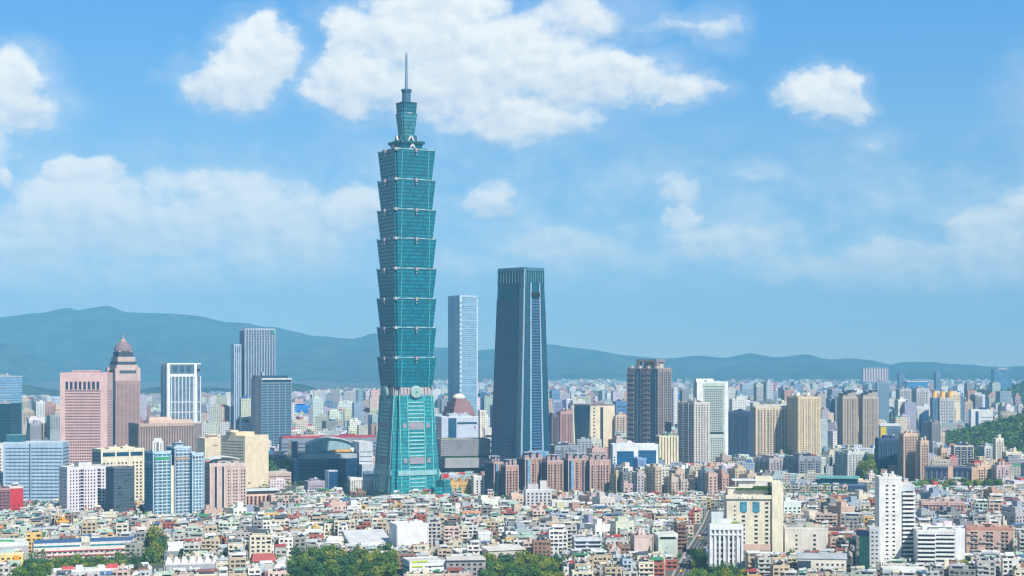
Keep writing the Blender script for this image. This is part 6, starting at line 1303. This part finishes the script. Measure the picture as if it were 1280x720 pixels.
# ---------------------------------------------------------------- taller infill between the named towers, then the distant city
MIDW = [C(220,216,208), C(190,180,168), C(226,214,190), C(186,188,190), C(212,188,172), C(238,236,232), C(146,144,146), C(196,160,146), C(168,178,190)]
MIDN = ['pale grey', 'taupe', 'sand', 'blue grey', 'rose beige', 'white', 'dark grey', 'reddish', 'steel blue']
def mid_block(x, y, w, dp, h, rot, ci, rr):
    col = tuple(c*rr.uniform(.85, 1.02) for c in MIDW[ci]); root = empty('mid_rise_block', (x, y, 0), rot)
    tag(root, 'x', 'apartment building', 'mid rise blocks between the towers')
    b = MB(); b.box(0, 0, 0, h, w, dp, 0, col); b.build('wall', root)
    b = MB(); 
    for (px_, py_, a, c) in ((0, -dp/2+.2, w, .4), (0, dp/2-.2, w, .4), (-w/2+.2, 0, .4, dp-.8), (w/2-.2, 0, .4, dp-.8)): b.box(px_, py_, h-.1, h+1.1, a, c, 0, tuple(q*1.08 for q in col))
    b.build('parapet', root)
    b = MB(); b.box(rr.uniform(-.2,.2)*w, 0, h, h+rr.uniform(3, 6), w*rr.uniform(.3,.5), dp*.4, 0, tuple(q*.95 for q in col)); b.build('plant_room', root)
    b = MB(); b.cyl(w*.3, -dp*.1, h, h+2.4, 1.2, None, 8, (.6,.62,.64), METAL); b.build('water_tank', root)
    me = unit_window((.05,.06,.08), tuple(round(q*8)/8 for q in col), .35); n = 0; nb = max(2, int(w/4.2)); nf = int((h-2)/3.3)
    for k in range(nf-1, -1, -1):
        for (cnt, ang) in ((nb, 0), (max(1, int(dp/5)), -1), (max(1, int(dp/5)), 1)):
            for i in range(cnt):
                if n >= 60: break
                t = (i+.5)/cnt-.5; q = bpy.data.objects.new('window', me); COL.objects.link(q); q.parent = root; n += 1
                q.location = (t*w, -dp/2, 1+k*3.3+1) if ang == 0 else (ang*w/2, t*dp, 1+k*3.3+1)
                q.rotation_euler = (0, 0, ang*math.pi/2); q.scale = (2.1, 1, 1.6)
    AUTO.append((root, f"{MIDN[ci]} {'slender' if w < 15 else 'broad' if w > 24 else 'boxy'} mid rise block", PX(x, y), PY(h, y)))
# hand-placed dense clusters: (px0, px1, y_top range, distance range, count, size range)
CL = [(765,905,(584,612),(1830,2060),60,(8,14)), (640,770,(600,630),(1700,1800),16,(12,20)), (880,985,(585,610),(1900,2080),8,(12,20)), (1028,1060,(560,600),(2150,2300),6,(12,18)),
      (700,790,(545,575),(2080,2400),12,(14,24)), (1160,1270,(515,560),(2500,3000),18,(14,24)), (1030,1060,(520,550),(2700,3000),4,(14,22)), (28,80,(500,545),(2500,3000),8,(14,24)), (1100,1150,(560,590),(2250,2350),3,(14,20)), (900,945,(560,590),(2250,2350),4,(14,20)),
      (1085,1280,(628,665),(1400,1600),16,(13,22)), (640,790,(648,668),(1340,1560),14,(13,20)),(1085,1280,(640,668),(1300,1500),8,(16,26)),(985,1090,(618,650),(1420,1700),10,(14,24)),(1100,1280,(612,640),(1600,1850),14,(14,24)),(1030,1240,(484,515),(3300,4200),18,(20,34)),(560,780,(622,650),(1560,1760),12,(13,22)),(230,440,(628,652),(1560,1740),12,(13,22))]
for (pa, pb, (ta, tb), (da, db), n, (sa_, sb_)) in CL:
    k = 0; tries = 0
    while k < n and tries < n*14:
        tries += 1; d = rr.uniform(da, db); px = rr.uniform(pa, pb); x = X(px, d); w = rr.uniform(sa_, sb_); dp = rr.uniform(11, 17)
        if blocked(x, d, w*.42): continue
        h = keep_top(px, w/2*F/d, d, Z(rr.uniform(ta, tb), d))
        if h < 12: continue
        rot = R(rr.choice((12, 24, 34, 38, 30))); mid_block(x, d, w, dp, h, rot, rr.randrange(len(MIDW)), rr); exclude(x, d, w*.8, dp*.8, rot); k += 1
# everything beyond: thousands of small blocks, one mass
fb = MB(); nb = 0
FARC = [C(240,240,238), C(226,222,214), C(206,206,206), C(228,216,196), C(190,192,196), C(240,240,240), C(212,196,182), C(150,154,160), C(196,208,220), C(150,170,196), C(206,160,146)]
def far_top(px): return interp([(0,500),(60,500),(180,498),(260,495),(340,497),(420,490),(480,492),(560,490),(700,487),(760,482),(860,484),(940,480),(1020,478),(1100,482),(1200,482),(1280,482)], px)
for d0, d1, n, hs in ((1960, 2500, 1100, 15), (2500, 3500, 2400, 18), (3500, 5000, 3200, 22), (5000, 7600, 4200, 26), (7600, 10600, 2600, 24)):
    k = 0
    while k < n:
        d = d0+(d1-d0)*rr.random()**.9; px = rr.uniform(-30, 1310); x = X(px, d); w = rr.uniform(10, 30)*(1 if d < 4000 else 1.4); k += 1
        if blocked(x, d, 4): continue
        h = 9+rr.expovariate(1/hs)*.7
        if rr.random() < .07: h += rr.uniform(15, 45)
        lim = far_top(px); cap = Z(lim-1-4*rr.random(), d)
        if d > 4800: cap = min(cap, 60)
        if d > 7600:
            cap = 34
            if px < 520: continue
        h = min(h, max(8, cap))
        if d < 2500: h = min(h, 30)
        h = keep_top(px, w/2*F/d, d, h)
        if h < 5: continue
        if 1140 < px and 2330 < d < 3180 and PY(0, d) < 574 and px > 1150: continue
        col = tuple(c*rr.uniform(.8, 1.03) for c in FARC[int(rr.random()**1.3*len(FARC))]); rot = R(rr.choice((18, 24, -12, 8))+rr.uniform(-4, 4))
        dp = w*rr.uniform(.5, 1); ca, sa = math.cos(rot), math.sin(rot); n0 = len(fb.v)
        fb.box(x, d, -1, h, w, dp, rot, col, 0, o=(x, d)); 
        for _ in range(rr.choice((1, 1, 2))): fb.box(x+rr.uniform(-.25,.25)*w, d, h, h+rr.uniform(2, 5), w*rr.uniform(.2,.5), dp*.5, rot, tuple(min(.8, q*1.05) for q in col) if rr.random() < .85 else C(*rr.choice(((200,80,70),(70,120,190),(80,160,130)))), 0, o=(x, d))
tag(fb.build('distant_city', None, [M_FAR]), 'hazy mass of far off pale city blocks stretching to the foot of the mountains', 'city blocks', kind='stuff')
# a few buildings that stand out far off
for (name, lb, cat, pxs, yt, d, col) in (('far_tower', 'bright blue glass block low in the far city, right of the banded glass tower', 'building', (366,368,388), 508, 3900, C(50,130,210)), ('far_tower', 'white pillar tower in the far city between the glass towers and the teal skyscraper', 'building', (389,392,399), 510, 3700, C(236,236,240)),
    ('far_tower', 'red and blue striped block in the far city just left of the teal skyscraper', 'building', (452,456,467), 513, 3500, C(190,80,110)), ('far_tower', 'pale stacked block with round dark opening just left of the teal skyscraper', 'building', (454,457,469), 490, 4200, C(206,196,200)),
    ('far_tower', 'dark blue slab right of the slim pale tower', 'building', (598,600,612), 493, 3600, C(70,110,150)), ('far_tower', 'steel blue block in the haze right of the tapered skyscraper', 'building', (686,690,700), 488, 4400, C(120,150,186)), ('far_tower', 'blue slab pair left of the taupe crowned tower', 'building', (767,770,784), 503, 3300, C(100,136,180)),
    ('far_tower', 'white hall in the far city left of the taupe crowned tower', 'building', (757,759,775), 492, 4800, C(240,240,240)), ('far_tower', 'bright blue block behind the pale grey tower', 'building', (838,841,856), 494, 4200, C(40,120,190)), ('far_tower', 'beige far block between the navy and pink towers at left', 'building', (57,60,76), 507, 3300, C(226,200,170)), ('far_tower', 'taupe slab just left of the pink tower', 'building', (50,54,76), 531, 2600, C(190,170,160)),
    ('far_tower', 'red and white capped tank tower in the far city right of the white green-windowed tower', 'building', (964,966,969), 478, 5200, C(220,80,90)), ('far_tower', 'hazy grey cluster tower right of the white green-windowed tower', 'building', (924,928,944), 481, 5200, C(170,180,196)), ('far_tower', 'navy hazy tower at the left of the upper right district', 'building', (1122,1124,1131), 468, 5600, C(110,140,176)), ('far_tower', 'slim hazy tower behind the amber crowned towers', 'building', (1168,1170,1176), 466, 5600, C(120,146,180))):
    b = Bld(name, lb, cat, pxs, yt, d, 16, dp=24, excl=False); b.body(col); b.bands('F', 7, 3, tuple(q*.6 for q in col), 4, b.h-4, name='window_band'); b.parapet(tuple(min(.8, q*1.1) for q in col), 2); b.plant(1, tuple(min(.8, q*1.1) for q in col), 5)

# ---------------------------------------------------------------- trees
def crown_mesh(seed, r=1.0, n=1100, tone=0):
    """leaf clumps spread through an uneven crown of unit radius, base at z=0"""
    rr = random.Random(seed); b = MB(); lobes = []
    for i in range(9):
        a = rr.uniform(0, 6.28); q = rr.uniform(.15, .62); lobes.append((math.cos(a)*q, math.sin(a)*q, rr.uniform(.45, 1.35), rr.uniform(.32, .55)))
    base = [(0.07,0.165,0.02),(0.15,0.23,0.025),(0.035,0.11,0.03)][tone]
    for i in range(n):
        lx, ly, lz, lr = lobes[rr.randrange(9)]
        v = Vector((rr.gauss(0,1), rr.gauss(0,1), rr.gauss(0,1))).normalized()*lr*rr.uniform(.62, 1.05)
        c = Vector((lx, ly, lz))+v; s_ = rr.uniform(.05, .11); nrm = (v.normalized()+Vector((rr.gauss(0,.5), rr.gauss(0,.5), rr.gauss(0,.5)))).normalized()
        t = nrm.orthogonal().normalized(); u = nrm.cross(t); ro = rr.uniform(0, 6.28); t, u = t*math.cos(ro)+u*math.sin(ro), u*math.cos(ro)-t*math.sin(ro)
        k = rr.uniform(.65, 1.35); yel = rr.uniform(0, .5)
        col = tuple(q*k for q in (base[0]*(1+yel), base[1], base[2])); t = t*s_; u = u*s_*.75
        b.poly([tuple(c-t-u*.6), tuple(c+t*.3-u), tuple(c+t+u*.4), tuple(c-t*.2+u)], col, 0)
    return b.mesh('crown', [M_LEAF])
CR = [crown_mesh(s_, tone=s_ % 3) for s_ in range(9)]
tm = MB(); tm.cyl(0, 0, 0, .75, .07, .035, 8, (.12,.085,.055))
for i in range(5):
    a = i*1.256+.3; tm.loft([[(math.cos(q)*.03, math.sin(q)*.03, .45+i*.05) for q in (0,1.57,3.14,4.71)],[(math.cos(a)*.4+math.cos(q)*.012, math.sin(a)*.4+math.sin(q)*.012, 1.0) for q in (0,1.57,3.14,4.71)]], (.11,.08,.05), 0)
TRUNK = tm.mesh('trunk', [M_PAINT])
TL = ['broad', 'yellowish green', 'dark green', 'rounded', 'bright green', 'deep green', 'full', 'light green', 'dense']
def tree(px, d, r, hgt, seed, z=0.0, where=None, grp='trees among the buildings'):
    x = X(px, d); rr = random.Random(seed*31+7); k = rr.randrange(9); root = empty('tree', (x, d, z), rr.uniform(0, 6.28))
    tag(root, 'x', 'tree', grp)
    o = bpy.data.objects.new('crown', CR[k]); COL.objects.link(o); o.parent = root; o.scale = (r, r, hgt/1.75)
    o = bpy.data.objects.new('trunk', TRUNK); COL.objects.link(o); o.parent = root; o.scale = (r*.9, r*.9, hgt*.6)
    AUTO.append((root, f"{TL[k]} tree {where or 'among the buildings'}", px, PY(z+hgt, d)))
rr = random.Random(77); s_ = 0
def grove(pa, pb, da, db, n, ra, rb, where, grp, zf=None, hk=1.7):
    global s_
    for i in range(n):
        d = da+(db-da)*((i*.618) % 1); px = pa+(pb-pa)*(i+.5)/n+rr.uniform(-3, 3); r = rr.uniform(ra, rb); s_ += 1
        tree(px, d, r, r*hk*rr.uniform(.9, 1.15), s_, (zf(px, d) if zf else 0), where, grp)
grove(360, 494, 1135, 1300, 46, 5.0, 8.0, 'in the park at the bottom centre', 'park trees at the bottom centre')
grove(602, 702, 1135, 1265, 32, 4.5, 7.0, 'in the bottom grove right of centre', 'grove trees right of centre')
grove(864, 934, 1135, 1200, 16, 4.0, 6.5, 'beside the street at the bottom', 'trees beside the street')
grove(868, 884, 1230, 1300, 5, 4.5, 6.5, 'by the street left of the arcaded building', 'trees beside the street')
grove(26, 62, 1140, 1220, 10, 6, 8.5, 'in the dark clump at the bottom left', 'trees in the bottom left clump')
grove(62, 178, 1215, 1275, 30, 3.2, 4.6, 'in the row before the striped school', 'trees before the striped school')
for i, (px, hgt, r) in enumerate(((187, 24, 5.5), (194, 30, 7), (201, 25, 6), (196, 17, 6.5), (189, 14, 5.5))): s_ += 1; tree(px, 1290-i*6, r, hgt, s_, 0, 'in the tall clump right of the striped school', 'tall clump of trees')
grove(336, 364, 2090, 2200, 14, 8, 12, 'on the green patch behind the sunlit beige slab', 'trees behind the beige slab', hk=2.6)
grove(472, 545, 1830, 1845, 12, 3.5, 5.5, 'at the foot of the teal skyscraper', 'trees at the teal skyscraper')
grove(1078, 1096, 2150, 2320, 16, 8, 13, 'on the green slope between the grey green tower and the navy tower', 'trees on the green slope', hk=2.2)
grove(1142, 1262, 1960, 2010, 18, 6, 9, 'in the line before the long navy and peach block', 'trees before the peach block')
grove(1150, 1200, 1860, 1900, 8, 4, 6, 'below the long navy and peach block', 'trees before the peach block')
grove(250, 275, 1560, 1600, 5, 4, 6, 'at the foot of the blue and white wings', 'trees among the buildings')
grove(1040, 1280, 1250, 1600, 24, 3, 5, 'among the houses at the right', 'street trees among the houses at right')
grove(560, 860, 1220, 1600, 28, 2.8, 4.8, 'among the houses right of centre', 'street trees among the houses at centre')
grove(10, 470, 1220, 1600, 28, 2.8, 4.6, 'among the houses at the left', 'street trees among the houses at left')
grove(697, 712, 1210, 1260, 4, 4, 6, 'by the grove right of centre', 'grove trees right of centre')
for px in (990, 992): s_ += 1; tree(px, 1225, 2.6, 17, s_, 0, 'standing tall and narrow before the plain cream block', 'narrow trees')
grove(1190, 1220, 1210, 1260, 6, 4, 6, 'at the foot of the terraced white block', 'trees at the bottom right')
# woods on the hills: leaf clumps standing on the slopes, one mass per hill
def woods(HVv, n, r0, r1, seed, hid):
    rr = random.Random(seed); b = MB()
    for _ in range(n):
        x, y, z = HVv[rr.randrange(len(HVv))]
        if z < 3: continue
        x += rr.uniform(-8, 8); y += rr.uniform(-14, 14); r = rr.uniform(r0, r1); k = rr.uniform(.6, 1.35)
        col = (0.065*k*rr.uniform(.8,1.5), 0.145*k, 0.032*k)
        for q in range(7):
            c = Vector((x+rr.gauss(0, r*.45), y+rr.gauss(0, r*.45), z+r*rr.uniform(.2, .9))); s2 = r*rr.uniform(.3, .6)
            p = [tuple(c+Vector((rr.gauss(0,1), rr.gauss(0,1), rr.gauss(0,.8)))*s2*.6) for _ in range(4)]
            cc = tuple(w_*rr.uniform(.7, 1.3) for w_ in col)
            b.poly([p[0],p[1],p[2]], cc); b.poly([p[0],p[2],p[3]], cc); b.poly([p[1],p[3],p[2]], cc)
    o = b.build('woodland', None, [M_LEAF]); tag(o, hid, 'woodland', kind='stuff')
gt = []
r2 = random.Random(91)
while len(gt) < 2600:
    d = r2.uniform(1230, 2050); x = r2.uniform(-.33, .33)*d
    if not blocked(x, d, 2): gt.append((x, d, r2.uniform(3.2, 7.5)))
woods(gt, 2600, 2.0, 3.6, 5, 'dark green garden trees and potted greenery in the gaps between the low houses')
woods(HV[0], 6500, 4, 8, 1, 'dense green woodland covering the near hillside at the right edge')
woods(HV[1], 3000, 6, 12, 2, 'bluish green woodland on the low hill before the pale blue slab tower')

# ---------------------------------------------------------------- labels: made distinct by what stands near, then by order
def ordinal(i): return ['first','second','third','fourth','fifth','sixth','seventh','eighth','ninth','tenth','eleventh','twelfth','thirteenth','fourteenth','fifteenth','sixteenth','seventeenth','eighteenth','nineteenth','twentieth'][i] if i < 20 else f'{i+1}th'
SH = {}
groups = {}
for o, lab, px, py in AUTO:
    if o['category'] != 'tree':
        near = min(LM, key=lambda q: abs(q[0]-px)+0); side = 'left of' if px < near[0]-9 else 'right of' if px > near[0]+9 else 'below'
        lab = f"{lab}, {side} {near[1]}"
    groups.setdefault(lab, []).append((px, py, o))
for lab, L in groups.items():
    L.sort(key=lambda q: q[0])
    for i, (px, py, o) in enumerate(L):
        t = lab
        if len(L) > 1: t = f"{ordinal(i)} from left: {lab}" if i > 0 else f"leftmost: {lab}"
        wds = t.split()
        if len(wds) > 16:
            t = t.replace('-storey house', '-floor house').replace(' rooftop shed', ' shed').replace(' and steel tank', ', tank').replace(' and two tanks', ', tanks').replace(' open flat roof', ' flat roof').replace('from left', 'from left')
            t = t.replace('the pale blue ribbon-windowed offices', 'the ribbon-windowed offices').replace('the white framed blue-glass office', 'the blue-glass office').replace('the white block below the pink tower', 'the white block')
            wds = t.split()
            if len(wds) > 16: t = ' '.join(w_ for w_ in wds if w_ not in ('the', 'with'))
        o['label'] = t

# ---------------------------------------------------------------- the air
hb = MB(); hb.box(0, 9300, -1.0, 860, 17000, 19200, 0, (1,1,1), 0, True)
hz = bpy.data.materials.new('haze'); hz.use_nodes = True; t = hz.node_tree; t.nodes.clear()
o_ = t.nodes.new('ShaderNodeOutputMaterial'); pvn = t.nodes.new('ShaderNodeVolumePrincipled'); t.links.new(pvn.outputs[0], o_.inputs['Volume'])
pvn.inputs['Color'].default_value = (0.24, 0.65, 1.0, 1); pvn.inputs['Density'].default_value = 8.8e-5; pvn.inputs['Anisotropy'].default_value = -0.15
ho = hb.build('haze', None, [hz]); tag(ho, 'thin blue summer haze filling the air over the city', 'haze', kind='stuff')
print('objects', len(bpy.data.objects))
